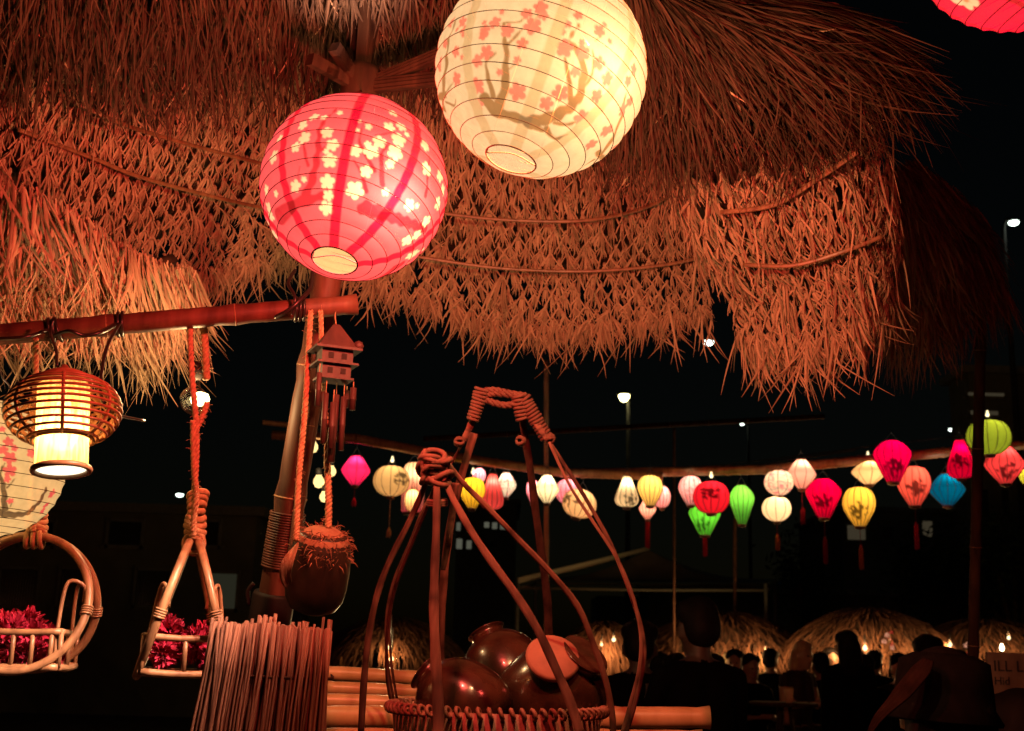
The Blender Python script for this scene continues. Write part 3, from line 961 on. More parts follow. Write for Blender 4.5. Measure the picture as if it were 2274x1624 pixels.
    if bulb:
        mb = MB()
        mb.lathe([(.001, .0), (.010, .004), (.015, .014), (.012, .026), (.007, .036), (.006, .05)], frame(topc + Vector((0, 0, .03)), Vector((0, 0, 1))), 12)
        mb.build('bare_bulb', M_BULBW, root)
    if tassel:
        tc, vend, vstart = tassel
        z1 = (at(u, vstart, d)).z; z2 = at(u, vend, d).z
        x0 = M @ Vector((0, 0, -H - .02))
        mb = MB()
        mb.tube([x0, Vector((x0.x, x0.y, z1))], .0028, 5)
        mb.build('tassel_cord', M_TASSEL['wine' if tc != 'cream' else 'cream'], root)
        mb = MB()
        tr = .017
        for k in range(14):
            a = k * 2.4
            rr = tr * math.sqrt((k + .5) / 14)
            mb.tube([Vector((x0.x, x0.y, z1 + .004)), Vector((x0.x + rr * math.cos(a) * .9, x0.y + rr * math.sin(a) * .9, z1 - .03)), Vector((x0.x + rr * math.cos(a), x0.y + rr * math.sin(a), z2 + rd.uniform(0, .02)))], .0045, 5)
        mb.build('tassel', M_TASSEL[tc], root)
    lum = .3 * c[0] + .6 * c[1] + .1 * c[2]
    point('lamp_light', M @ Vector((Rr * .05, -Rr * .25, H * .5)), 1.35, (1, .86, .66), .03, root)
    return root
PINK, REDM, CORAL, CREAM, TAN, YEL, GREEN, BLUE = (.85, .02, .13), (.80, .0, .045), (.88, .10, .085), (.95, .72, .40), (.62, .36, .13), (.80, .46, .06), (.12, .55, .035), (.0, .10, .20)
PEACH, LILAC, OLIVE = (.92, .34, .24), (.85, .25, .33), (.30, .38, .025)
LAN = [
 (790, 1045, 63, 65, 'diamond', PINK, 'hot pink diamond lantern with short pink tassel, first on the rail beside the string bulbs', dict(tassel=('pink', 1128, 1108), ribs=8)),
 (869, 1069, 80, 67, 'oval', TAN, 'beige oval lantern with brown painted marks under a bare bulb', dict(tassel=('cream', 1198, 1175), motif=(.8, .1), bulb=True, ribs=12)),
 (918, 1083, 50, 110, 'barrel', (.95, .62, .30), 'tall pink and cream cylinder lantern beside the front carrying yoke', dict(c2=(.85, .03, .12), dd=.3)),
 (916, 1112, 34, 50, 'oval', (.80, .42, .16), 'small tan lantern hanging in front of the pink cylinder one', dict(dd=-.1)),
 (1049, 1095, 58, 67, 'balloon', (.72, .40, .02), 'mustard yellow lantern seen between the carrying straps', dict(bulb=True)),
 (1093, 1092, 53, 80, 'pear', CORAL, 'coral pear-shaped lantern between the yellow and the flowered one', dict(dd=.2)),
 (1064, 1056, 30, 32, 'round', LILAC, 'small pale pink lantern peeping over the yellow one', dict(dd=.5)),
 (1124, 1077, 46, 54, 'diamond', (.62, .55, .42), 'pale flowered diamond lantern with teal blotches', dict(motif='floral', dd=.4, ribs=8)),
 (1183, 1092, 28, 52, 'balloon', LILAC, 'pink lantern half hidden by the wide rear strap', dict(dd=.3)),
 (1215, 1086, 53, 62, 'diamond', (.95, .78, .45), 'cream lantern with faint flowers right of the wide rear strap', dict(ribs=10)),
 (1261, 1092, 55, 54, 'round', (.85, .22, .30), 'pink flower-patterned lantern above the tan one with a red bloom', dict(motif='floral', dd=.3)),
 (1287, 1119, 76, 62, 'round', (.82, .45, .19), 'tan lantern painted with a dark leaf and red bloom', dict(motif=(-.9, .0), tilt=.25, bulb=False)),
 (1392, 1092, 53, 68, 'pear', (.95, .70, .38), 'cream pear-shaped lantern with a small brown sprig', dict(motif=(.3, -.65), ribs=12)),
 (1444, 1090, 56, 66, 'balloon', (.85, .52, .12), 'pale yellow balloon lantern beside the cream pear-shaped one', dict()),
 (1470, 1104, 38, 48, 'round', (.85, .30, .28), 'pink lantern half hidden behind the pale yellow one', dict(dd=.4)),
 (1438, 1130, 38, 48, 'diamond', PEACH, 'peach lantern below the pale yellow one with red tassel', dict(tassel=('red', 1221, 1152), dd=.3)),
 (1534, 1090, 53, 64, 'balloon', (.90, .36, .34), 'pink flowered lantern behind the round red one', dict(motif='floral', dd=.3)),
 (1580, 1105, 82, 70, 'round', (.80, .015, .03), 'round scarlet lantern with dark lettering-like marks under a bare bulb', dict(motif=(-.25, .2), bulb=True)),
 (1565, 1152, 72, 72, 'top', GREEN, 'bright green lantern below the round scarlet one', dict(motif=(-.6, -.5), tassel=('red', 1239, 1190), dd=.35)),
 (1647, 1121, 56, 86, 'top', (.15, .52, .05), 'bright green lantern hanging by itself to the right of the scarlet one', dict(dd=.1)),
 (1730, 1073, 65, 54, 'oval', (.92, .58, .38), 'cream flowered lantern hung above a plain cream one', dict(motif='floral', ribs=9)),
 (1725, 1131, 65, 54, 'oval', (.95, .64, .36), 'cream oval lantern hung lowest of a pair, with orange tassel', dict(tassel=('orange', 1226, 1188), ribs=9)),
 (1780, 1053, 65, 65, 'diamond', (.92, .38, .27), 'peach diamond lantern touching the bamboo rail', dict(tassel=('wine', 1170, 1128), dd=.2, ribs=8)),
 (1829, 1107, 78, 86, 'top', REDM, 'crimson tapered lantern with a dark painted tuft, beside the yellow one', dict(motif=(-.3, -.25), tassel=('wine', 1256, 1195))),
 (1908, 1126, 72, 86, 'balloon', (.86, .48, .055), 'golden yellow lantern with brown painted flower and orange tassel', dict(motif=(-.35, -.3), tassel=('orange', 1268, 1214))),
 (1929, 1050, 75, 52, 'diamond', (.85, .52, .22), 'flat tan diamond lantern behind the big magenta one', dict(bulb=True, dd=.3, ribs=8)),
 (1982, 1025, 84, 92, 'top', (.82, .0, .07), 'big magenta lantern with dark flowers, hung higher than its neighbours', dict(motif=(-.1, -.35))),
 (2030, 1080, 74, 86, 'balloon', (.90, .12, .075), 'orange coral balloon lantern with dark red painted petals', dict(motif=(-.1, -.15), tassel=('pink', 1224, 1162))),
 (2103, 1088, 78, 70, 'diamond', BLUE, 'blue diamond lantern, the only blue one', dict(dd=.1)),
 (2133, 1020, 62, 86, 'pear', (.80, .0, .05), 'crimson pear-shaped lantern with a black cat-like mark by the dark post', dict(motif=(-.45, -.15), dd=-.2)),
 (2196, 972, 96, 76, 'oval', OLIVE, 'olive green oval lantern crossed by the dark post', dict(bulb=True, dd=-.3)),
 (2231, 1032, 86, 84, 'diamond', (.90, .07, .07), 'coral diamond lantern hanging under the olive green one', dict(motif=(-.2, -.5), dd=-.1, ribs=16)),
 (2284, 1055, 40, 48, 'oval', (.45, .42, .03), 'yellow green lantern cut by the end of the rail', dict(dd=.1))]
for i_, (u, v, w, h, sh, c, lab, kw) in enumerate(LAN):
    hang_lantern(i_, u, v, w, h, sh, c, lab, **kw)
# ------------------------------------------------------------------ bamboo beam with cables
BA, BB = at(-60, 748, 2.75), at(793, 676, 2.95)
beam = empty('bamboo_beam', (BA + BB) / 2, 'thick bamboo crossbeam carrying the wicker lamp and the rattan baskets', 'beam')
bamboo('culm', BA, BB, .0245, M_SMOKED, beam, 3, .98, 20)
def beam_at(u):
    t = (u + 60) / 853
    return BA.lerp(BB, t)
def cable(pts, r=.0045, name='cable_tie'):
    mb = MB()
    mb.tube(curve(pts, 26), r, 7)
    mb.build(name, M_CABLE, beam)
AXB = (BB - BA)
for u, k in ((108, 3), (255, 2), (655, 3)):
    mb = MB()
    for q in range(k):
        mb.torus(frame(beam_at(u + q * 9 - 6), AXB + UP * random.uniform(-.25, .25) * AXB.length), .0275, .0042, 0, 24, 6)
    mb.build('cable_tie', M_CABLE, beam)
f_ = -fwd * .03
cable([beam_at(108) + f_ - UP * .02, at(150, 735, 2.70), at(185, 745, 2.71), at(225, 738, 2.73), beam_at(255) + f_], name='cable')
cable([at(-60, 748, 2.7), at(0, 752, 2.69), at(60, 748, 2.70), beam_at(108) + f_], name='cable')
cable([beam_at(262) + f_ * 1.1, at(238, 770, 2.66), at(223, 850, 2.55), at(232, 900, 2.52), at(262, 922, 2.6), at(320, 935, 2.7)], .0038, 'cable')
cable([at(118, 712, 2.72), at(112, 740, 2.70), at(124, 775, 2.6), at(126, 812, 2.52)], .0035, 'cable')
cable([at(612, 705, 2.86), at(640, 690, 2.84), at(668, 665, 2.85), at(690, 640, 2.9), at(694, 605, 2.95)], .0055, 'cable')
cable([at(650, 700, 2.86), at(655, 660, 2.86), at(640, 630, 2.9), at(655, 600, 2.95)], .004, 'cable')

# ------------------------------------------------------------------ wicker lamp
CW = at(140, 920, 2.5)
AXW = RT * -.09 + UP * .93 + fwd * .33
wick = empty('wicker_lamp', CW, 'glowing wicker pendant lamp with slatted cage and bright tube below the beam', 'lamp')
MW = frame(CW, AXW)
s_ = px(1, 2.5)
mb = MB()
def cage(z):        # radius of the cage at height z in px, oblate
    k = (z - 8) / 78.0
    return 124 * math.sqrt(max(0, 1 - k * k)) ** .82
zs = [80, 70, 58, 45, 32, 19, 6, -8, -22, -36, -48, -58]
for z in zs:
    mb = MB()
    mb.torus(MW, cage(z) * s_, .0030, z * s_, 64, 6)
    mb.build('cage_ring', M_RATTAN_D, wick)
for k in range(7):
    a = 2 * math.pi * (k + .62) / 7
    mb = MB()
    pts = [MW @ Vector((cage(z) * s_ * .985 * math.cos(a), cage(z) * s_ * .985 * math.sin(a), z * s_)) for z in np.linspace(84, -62, 18)]
    mb.tube(pts, .0036, 6)
    mb.build('cage_rib', M_RATTAN_D, wick)
mb = MB()
for k in range(22):          # diagonal lattice inside the cage
    for sg in (-1, 1):
        pts = []
        for i in range(10):
            z = 66 - i * 12.5
            a = 2 * math.pi * k / 22 + sg * i * .09
            if math.sin(a) < .15: continue
            pts.append(MW @ Vector((cage(z) * s_ * .93 * math.cos(a), cage(z) * s_ * .93 * math.sin(a), z * s_)))
        if len(pts) > 2:
            mb.ribbon(pts, .009, AXW.normalized(), .0015)
mb.build('lattice', M_RATTAN, wick)
mb = MB()
mb.lathe([(62 * s_, 66 * s_), (58 * s_, 86 * s_), (40 * s_, 96 * s_), (14 * s_, 104 * s_), (6 * s_, 116 * s_)], MW, 28)
mb.build('hood', M_RATTAN_D, wick)
def tube_mat():
    m, nt, out = new_mat('lamp tube of split bamboo')
    tc = node(nt, 'ShaderNodeTexCoord')
    mp = node(nt, 'ShaderNodeMapping'); mp.inputs['Scale'].default_value = (120, 120, 6)
    nz = node(nt, 'ShaderNodeTexNoise'); nz.inputs['Scale'].default_value = 1.0; nz.inputs['Detail'].default_value = 5
    nt.links.new(tc.outputs['Object'], mp.inputs[0]); nt.links.new(mp.outputs[0], nz.inputs['Vector'])
    cr_ = node(nt, 'ShaderNodeValToRGB')
    cr_.color_ramp.elements[0].position, cr_.color_ramp.elements[0].color = .32, (.55, .28, .07, 1)
    cr_.color_ramp.elements[1].position, cr_.color_ramp.elements[1].color = .62, (.95, .72, .34, 1)
    nt.links.new(nz.outputs['Fac'], cr_.inputs[0])
    tl = node(nt, 'ShaderNodeBsdfTranslucent'); nt.links.new(cr_.outputs[0], tl.inputs[0])
    df = node(nt, 'ShaderNodeBsdfDiffuse'); nt.links.new(cr_.outputs[0], df.inputs[0])
    ms = node(nt, 'ShaderNodeMixShader'); ms.inputs[0].default_value = .4
    nt.links.new(tl.outputs[0], ms.inputs[1]); nt.links.new(df.outputs[0], ms.inputs[2])
    tp = node(nt, 'ShaderNodeBsdfTransparent'); tp.inputs[0].default_value = (1, .72, .42, 1)
    m2 = node(nt, 'ShaderNodeMixShader'); m2.inputs[0].default_value = .22
    nt.links.new(ms.outputs[0], m2.inputs[1]); nt.links.new(tp.outputs[0], m2.inputs[2])
    nt.links.new(m2.outputs[0], out.inputs[0])
    return m
mb = MB()
vs_, fs_ = [], []
n_ = 48
for i in range(9):
    for k in range(n_):
        a = 2 * math.pi * k / n_
        vs_.append(MW @ Vector((56 * s_ * math.cos(a), 56 * s_ * math.sin(a), lerp(84, -126, i / 8) * s_)))
for i in range(8):
    for k in range(n_):
        fs_.append((i * n_ + k, (i + 1) * n_ + k, (i + 1) * n_ + (k + 1) % n_, i * n_ + (k + 1) % n_))
mb.add(vs_, fs_)
mb.build('tube', tube_mat(), wick)
mb = MB()
mb.torus(MW, 59 * s_, .0062, -128 * s_, 56, 8)
mb.build('rim', M_RATTAN_D, wick)
mb = MB()
mb.torus(MW, 64 * s_, .0042, -60 * s_, 56, 8)
mb.build('collar', M_RATTAN, wick)
mb = MB()
mb.lathe([(.001, -.0005), (54 * s_, 0)], frame(MW @ Vector((0, 0, -126 * s_)), AXW), 40)
mb.build('diffuser', emis('lamp diffuser', (1, .86, .58), 1.8), wick)
mb = MB()
mb.lathe([(.001, -.035), (.02, -.03), (.031, -.01), (.030, .01), (.022, .03), (.014, .05), (.014, .07)], frame(MW @ Vector((0, 0, -46 * s_)), AXW), 16)
mb.build('bulb', M_BULB, wick)
point('bulb_light', MW @ Vector((0, 0, -46 * s_)), 4.0, (1, .47, .2), .02, wick)

# ------------------------------------------------------------------ clear globe bulb behind the swing rope
CB = at(434, 886, 3.05)
gb = empty('globe_bulb', CB, 'bare glowing globe bulb behind the middle jute rope', 'light bulb')
def clear_glass():
    m, nt, out = new_mat('clear bulb glass')
    tp = node(nt, 'ShaderNodeBsdfTransparent'); tp.inputs[0].default_value = (.97, .93, .82, 1)
    gl = node(nt, 'ShaderNodeBsdfGlossy'); gl.inputs['Roughness'].default_value = .05
    lw = node(nt, 'ShaderNodeLayerWeight'); lw.inputs[0].default_value = .25
    ms = node(nt, 'ShaderNodeMixShader')
    nt.links.new(lw.outputs['Facing'], ms.inputs[0]); nt.links.new(tp.outputs[0], ms.inputs[1]); nt.links.new(gl.outputs[0], ms.inputs[2])
    nt.links.new(ms.outputs[0], out.inputs[0])
    return m
M_CLEAR = clear_glass()
mb = MB()
MBu = frame(at(431, 886, 3.05), UP + RT * .05)
mb.lathe([(.0008, -.040)] + [(.036 * math.sin(math.pi * t), -.036 * math.cos(math.pi * t) - .004) for t in np.linspace(.08, .86, 12)] + [(.014, .036), (.013, .05)], MBu, 24)
mb.build('glass', M_CLEAR, gb)
mb = MB()
mb.lathe([(.002, -.018), (.020, -.013), (.025, 0), (.020, .013), (.004, .019)], frame(at(444, 887, 3.04), UP), 14)
mb.build('filament', bulb_mat('hot filament', (1, .78, .36), 4), gb)
mb = MB()
mb.lathe([(.014, .048), (.017, .052), (.017, .085), (.008, .095)], MBu, 14)
mb.build('socket', M_BLACK, gb)
mb = MB()
mb.tube(curve([MBu @ Vector((0, 0, .09)), at(430, 830, 3.08), at(428, 780, 3.05), at(426, 700, 3.0)], 14), .0035, 6)
mb.build('flex', M_CABLE, gb)
point('bulb_light', at(441, 887, 3.03), 11, (1, .60, .28), .012, gb)

# ------------------------------------------------------------------ rattan swing baskets
def fluffy(mb, C, Rr, n, rd):
    """pompom flower of many small petals"""
    for i in range(n):
        d = Vector((rd.gauss(0, 1), rd.gauss(0, 1), rd.gauss(0, 1))).normalized()
        base = C + d * Rr * .35
        tip = C + d * Rr * rd.uniform(.8, 1.08)
        sd = d.orthogonal().normalized()
        sd = Matrix.Rotation(rd.uniform(0, 6.28), 3, d) @ sd
        mb.cur = rd.random()
        mid = (base + tip) / 2 + sd.cross(d) * Rr * .12
        mb.ribbon([base, mid, tip], [Rr * .12, Rr * .24, Rr * .06], sd)
def basket(C, rot, hoop, label, rope_pts, knot, rope_label, seed, flowers):
    """two rattan hoops joined at the top, a slatted tray between them; C = middle of the hoops"""
    rd = random.Random(seed)
    root = empty('rattan_basket', C, label, 'basket', 'hanging rattan flower baskets')
    Mz = Matrix.Translation(C) @ Matrix.Rotation(rot, 4, 'Z')
    half = hoop * .62            # half depth of the tray
    def hp(a, s):                # point of hoop s at angle a (0 = top)
        x, z = hoop * math.sin(a), hoop * 1.05 * math.cos(a)
        y = s * half * (1 - (z / (hoop * 1.05) + 1) / 2) 
        return Mz @ Vector((x, y + s * .010, z))
    for s in (-1, 1):
        mb = MB()
        mb.tube([hp(2 * math.pi * i / 56, s) for i in range(57)], .0095, 10)
        mb.build('hoop', M_RATTAN, root)
        for sx in (-1, 1):      # curled braces
            mb = MB()
            pts = [hp(sx * 2.45, s), hp(sx * 2.1, s) + (Mz.to_3x3() @ Vector((-sx * .035, 0, .03))), hp(sx * 1.75, s) + (Mz.to_3x3() @ Vector((-sx * .045, 0, .07))), hp(sx * 1.45, s) + (Mz.to_3x3() @ Vector((-sx * .012, 0, .02))), hp(sx * 1.55, s) + (Mz.to_3x3() @ Vector((-sx * .012, -s * .01, 0)))]
            mb.tube(curve(pts, 22), .0045, 7)
            mb.build('curl_brace', M_RATTAN, root)
            mb = MB()
            for q in range(4):
                c = hp(sx * (1.62 + q * .035), s)
                mb.torus(frame(c, hp(sx * 1.72, s) - hp(sx * 1.52, s)), .0115, .0026, 0, 14, 5)
            mb.build('binding', M_RATTAN, root)
    # tray
    hw, z0, z1 = hoop * .70, -hoop * .97, -hoop * .44
    cor = [(-hw, -half), (hw, -half), (hw, half), (-hw, half)]
    for z, r_ in ((z1, .0075), (z0, .0085)):
        for i in range(4):
            a, b = cor[i], cor[(i + 1) % 4]
            A_, B_ = Mz @ Vector((a[0], a[1], z)), Mz @ Vector((b[0], b[1], z))
            mb = MB()
            mb.tube(curve([A_, A_.lerp(B_, .5) + Vector((0, 0, -.004)), B_], 8), r_, 8)
            mb.build('rail', M_RATTAN, root)
    for i in range(4):
        a, b = cor[i], cor[(i + 1) % 4]
        k = 5 if i % 2 == 0 else 3
        for q in range(k):
            t = (q + .5) / k if i % 2 == 0 else q / (k - 1)
            P_ = Vector((lerp(a[0], b[0], t), lerp(a[1], b[1], t), 0))
            mb = MB()
            mb.tube([Mz @ Vector((P_.x, P_.y, z0)), Mz @ Vector((P_.x, P_.y, z1))], .0055, 7)
            mb.build('slat', M_RATTAN, root)
    for q in range(5):
        y = lerp(-half, half, (q + .5) / 5)
        mb = MB()
        mb.tube([Mz @ Vector((-hw, y, z0)), Mz @ Vector((hw, y, z0))], .005, 6)
        mb.build('floor_slat', M_RATTAN, root)
    # flowers lie in the tray: things of their own
    for i, (fx, fy, fz, fr_) in enumerate(flowers):
        fl = MB()
        Cf = Mz @ Vector((fx * hw, fy * half, z0 + fz * (z1 - z0)))
        fluffy(fl, Cf, fr_ * .82, 130, rd)
        o = fl.build('pompom_flower', M_PETAL)
        tag(o, ('magenta pompom flower lying in the round-hooped rattan basket' if rot < 1 else 'magenta pompom flower lying in the rattan basket beside the reeds'), 'flower', 'magenta flowers in the rattan baskets')
    # rope
    rp = MB()
    for pts in rope_pts:
        rope(rp, [at(*p) for p in pts], .0068, fuzz=60)
    ro = rp.build('jute_rope', M_ROPE)
    tag(ro, rope_label, 'rope')
    mb = MB()
    top = Mz @ Vector((0, 0, hoop * 1.05))
    for q in range(9):
        a = q * .7
        mb.torus(frame(top + Vector((0, 0, .004 + q * knot)), Vector((math.sin(a) * .45, math.cos(a * 1.3) * .45, 1))), .017 + .003 * math.sin(q * .9) + random.uniform(-.002, .002), .0078, 0, 18, 7)
    for q in range(3):
        mb.torus(frame(top + Mz.to_3x3() @ Vector(((q - 1) * .014, 0, -.004)), Mz.to_3x3() @ Vector((1, 0, .1 * (q - 1)))), .022, .006, 0, 18, 7)
    mb.build('knot', M_ROPE, ro)
    return root
HP = px(140, 2.75)
FL1 = [(-.6, -.2, .75, .05), (-.2, -.3, .95, .055), (.2, .1, .85, .05), (-.45, .3, 1.15, .05), (0, .3, 1.2, .052), (.35, -.4, .45, .045), (.7, .1, .4, .045), (-.85, .2, .6, .05), (-.1, -.5, .4, .045), (.45, .4, .8, .045)]
basket(at(61, 1338, 2.75), R(8), HP, 'round rattan hanging basket with magenta flowers under the cream lantern',
       [[(80, 752, 2.76), (78, 900, 2.78), (74, 1050, 2.76), (73, 1180, 2.75)]], .011, 'thick twisted jute rope holding the round-hooped basket, in front of the cream lantern', 5, FL1)
FL2 = [(-.5, -.2, .8, .052), (0, -.4, .95, .055), (.45, 0, .8, .05), (-.2, .4, 1.1, .05), (.3, .5, 1.2, .05), (-.6, .5, .5, .045), (.1, -.6, .4, .045), (.7, -.4, .5, .045), (.6, .5, .8, .05)]
basket(at(418, 1352, 2.75), R(105), HP, 'rattan hanging basket seen edge-on, joined hoops and magenta flowers beside the reeds',
       [[(424, 690, 2.86), (423, 760, 2.86), (428, 850, 2.82), (436, 935, 2.78)], [(460, 895, 2.82), (450, 925, 2.8), (437, 950, 2.78)], [(436, 930, 2.78), (436, 1010, 2.76), (432, 1090, 2.75), (429, 1190, 2.75)],
        [(429, 935, 2.77), (431, 1040, 2.75), (436, 1100, 2.745), (428, 1180, 2.745)]], .013, 'twisted jute rope in front of the globe bulb, holding the edge-on basket', 6, FL2)
rp = MB()
rope(rp, [at(452, 725, 2.92), at(456, 780, 2.92), at(459, 842, 2.92)], .009, fuzz=40)
tag(rp.build('jute_rope', M_ROPE), 'short frayed rope end hanging from the beam above the globe bulb', 'rope')

# ------------------------------------------------------------------ wind chime house
CH = at(744, 762, 2.86)
ch = empty('wind_chime', CH, 'small wooden pagoda house wind chime with hanging bamboo tubes beside the post', 'wind chime')
s3 = px(.92, 2.86)
MC = Matrix.Translation(CH) @ Matrix.Rotation(R(24), 4, 'Z')
def bx(name, x, y, z, sx, sy, sz, m_=M_CHIME, taper=1.0, par=None):
    mb = MB()
    mb.box(MC @ Matrix.Translation((x * s3, y * s3, z * s3)), sx * s3, sy * s3, sz * s3, taper)
    return mb.build(name, m_, par or ch, smooth=False)
bx('roof', 0, 0, 14, 96, 80, 62, taper=.16)
bx('eave_board', 0, 0, -20, 112, 94, 6)
st1 = bx('upper_storey', 0, 0, -38, 76, 62, 30)
bx('balcony_board', 0, 0, -56, 100, 84, 5)
st2 = bx('lower_storey', 0, 0, -74, 70, 58, 31)
bx('floor_board', 0, 0, -92, 84, 70, 5)
for z, hw_, par in ((-38, 38, st1), (-74, 35, st2)):
    for k in (-1, 1):
        bx('window', k * 16, -hw_ * .82 - .2, z, 13, 2.4, 14, M_HOLE, par=par)
        bx('window', hw_ + .2, k * 12, z, 2.4, 11, 14, M_HOLE, par=par)
mb = MB()
mb.lathe([(.001, -.013), (.009, -.009), (.013, 0), (.009, .009), (.001, .013)], MC @ Matrix.Translation((50 * s3, -30 * s3, -8 * s3)), 12)
mb.build('ball', M_CHIME, ch)
for (x, y, zt, zb, r_) in [(-42, -32, -62, -165, 6.5), (-20, -20, -96, -250, 7), (-2, -26, -120, -262, 7.5), (14, 10, -95, -230, 8), (26, -14, -96, -262, 7), (44, -28, -96, -165, 8), (44, 26, -96, -150, 7), (-14, 18, -96, -200, 7), (6, -4, -150, -290, 10)]:
    mb = MB()
    T0, T1 = MC @ Vector((x * s3, y * s3, zt * s3)), MC @ Vector((x * s3, y * s3, zb * s3))
    q0 = T0.lerp(T1, .22)
    mb.tube([q0, q0.lerp(T1, .5), q0.lerp(T1, .52), q0.lerp(T1, .54), T1], [r_ * s3, r_ * s3, r_ * s3 * 1.14, r_ * s3, r_ * s3 * .96], 10)
    tb = mb.build('chime_tube', M_CHIME, ch)
    mb = MB()
    mb.tube([T0, q0], .0012, 4)
    mb.build('cord', M_ROPE, tb)
mb = MB()
mb.tube([MC @ Vector((0, 0, 44 * s3)), at(744, 700, 2.88), at(746, 690, 2.93)], .0014, 5)
mb.build('hanging_cord', M_ROPE, ch)

# ------------------------------------------------------------------ coconut pot hung on ropes
CK = at(706, 1272, 2.8)
ck = empty('coconut_pot', CK, 'dark coconut shell pot with fibrous husk top hanging beside the post', 'pot')
AXK = UP * .97 + RT * .16 - fwd * .1
MK = frame(CK, AXK)
s3 = px(1, 2.8)
mb = MB()
prof = [(2, -92), (30, -90), (52, -80), (64, -60), (69, -30), (70, 5), (68, 40), (62, 70), (52, 88), (44, 92), (42, 80), (10, 70)]
mb.lathe([(r_ * s3, z * s3) for r_, z in prof], MK, 36)
mb.build('shell', M_HUSK, ck)
mb = MB()
rd = random.Random(3)
for i in range(650):            # husk fibres over the shoulder
    a, zz = rd.uniform(0, 6.28), rd.uniform(30, 100)
    r_ = 62 * math.sqrt(max(0, 1 - ((zz - 20) / 100) ** 2)) + 4
    P_ = MK @ Vector((r_ * s3 * math.cos(a), r_ * s3 * math.sin(a), zz * s3))
    od = (P_ - (MK @ Vector((0, 0, zz * s3)))).normalized()
    dr = (AXK.normalized() * rd.uniform(-.5, .8) + od * rd.uniform(.0, .3) + Vector((rd.gauss(0, .6), rd.gauss(0, .6), rd.gauss(0, .4)))).normalized()
    l = rd.uniform(.010, .028)
    mb.cur = rd.random()
    mb.ribbon([P_, P_ + dr * l * .5 + od * .003, P_ + dr * l + DOWN * l * .3], [.0022, .0018, .0004], od.cross(dr))
mb.build('husk_fibre', M_FIBRE, ck)
mb = MB()
mb.lathe([(5 * s3, 102 * s3), (34 * s3, 99 * s3), (56 * s3, 84 * s3), (63 * s3, 66 * s3), (60 * s3, 52 * s3), (30 * s3, 50 * s3)], MK, 26)
mb.build('husk_cap', M_FIBRE, ck)
mb = MB()
for k in range(4):              # peeled husk strips on the side
    x = -60 - k * 3
    pts = [at(662 - k * 3, 1205 + k * 4, 2.74), at(648 - k * 5, 1240 + k * 3, 2.72), at(640 - k * 4, 1272 + k * 3, 2.73), at(646 - k * 3, 1296 + k * 4, 2.75)]
    mb.ribbon(curve(pts, 10), [.004, .010, .014, .016, .017, .016, .014, .012, .008, .003], RT + fwd * .4 * (k - 1.5), .0016)
mb.build('husk_strip', M_FIBRE, ck)
for lab, pts, r_ in (('jute rope holding the coconut pot past the string bulbs', [(727, 965, 2.84), (728, 1060, 2.82), (730, 1120, 2.81), (729, 1172, 2.8)], .0078),
                ('thin slack jute rope between the post and the coconut pot', [(690, 690, 2.9), (678, 900, 2.85), (664, 1060, 2.8), (658, 1200, 2.74)], .0068),
                ('upper jute rope running from the beam down behind the wind chime', [(712, 690, 2.9), (716, 800, 2.92), (722, 900, 2.92), (727, 970, 2.84)], .006)):
    rp = MB()
    rope(rp, [at(*p) for p in pts], r_, fuzz=70)
    tag(rp.build('jute_rope', M_ROPE), lab, 'rope')

# ------------------------------------------------------------------ bundle of thin reeds
reed = empty('reed_bundle', (at(590, 1600, 2.5).x, at(590, 1600, 2.5).y, 0), 'upright bundle of thin brown reeds in front of the post', 'reed bundle')
rd = random.Random(12)
reed_meshes = []
for k in range(10):
    mb = MB()
    mb.cur = rd.random()
    N = 9
    pts = [(rd.gauss(0, .0022), rd.gauss(0, .0022), i / (N - 1)) for i in range(N)]
    mb.tube(pts, [.0036 * rd.uniform(.85, 1.15) for _ in range(N)], 6)
    reed_meshes.append(mb.mesh('reed', M_STICK))
ZB = -0.02
def reed_put(u0, u1, vt, d):
    A_, B_ = at(u1, 1660, d - .02), at(u0, vt, d)
    ax = B_ - A_
    z = ax.normalized()
    G_ = A_ - z * .5 if A_.z > .6 else A_
    ax = B_ - G_
    x = z.orthogonal().normalized()
    y = z.cross(x)
    w = rd.uniform(.62, 1.08)
    o = bpy.data.objects.new('reed', rd.choice(reed_meshes))
    col.objects.link(o)
    o.parent = reed
    L_ = ax.length
    M_ = Matrix(((x.x * w, y.x * w, z.x * L_, G_.x), (x.y * w, y.y * w, z.y * L_, G_.y), (x.z * w, y.z * w, z.z * L_, G_.z), (0, 0, 0, 1)))
    o.matrix_local = Matrix.Translation(-wpos(reed)) @ M_
for row in range(4):
    for i in range(72):
        t = (i + rd.uniform(-.4, .4)) / 71
        u0 = lerp(478, 736, t)
        lean = lerp(-52, -26, t) + rd.gauss(0, 5) + (rd.uniform(-30, 30) if rd.random() < .08 else 0)
        vt = lerp(1385, 1398, t) + rd.gauss(0, 4) - (18 if rd.random() < .06 else 0) + row * 2
        if .22 < t < .55: vt -= 4
        reed_put(u0, u0 + lean, vt, 2.42 + row * .012 + rd.uniform(-.004, .004))
mb = MB()
for v_ in (1500, 1640):
    mb.ribbon(curve([at(lerp(470, 452, (v_ - 1500) / 140), v_, 2.43), at(590, v_ + 4, 2.408), at(728, v_ + 8, 2.43), at(735, v_, 2.49)], 16), .006, UP, .002)
mb.build('binding_cord', M_DARKWOOD, reed)

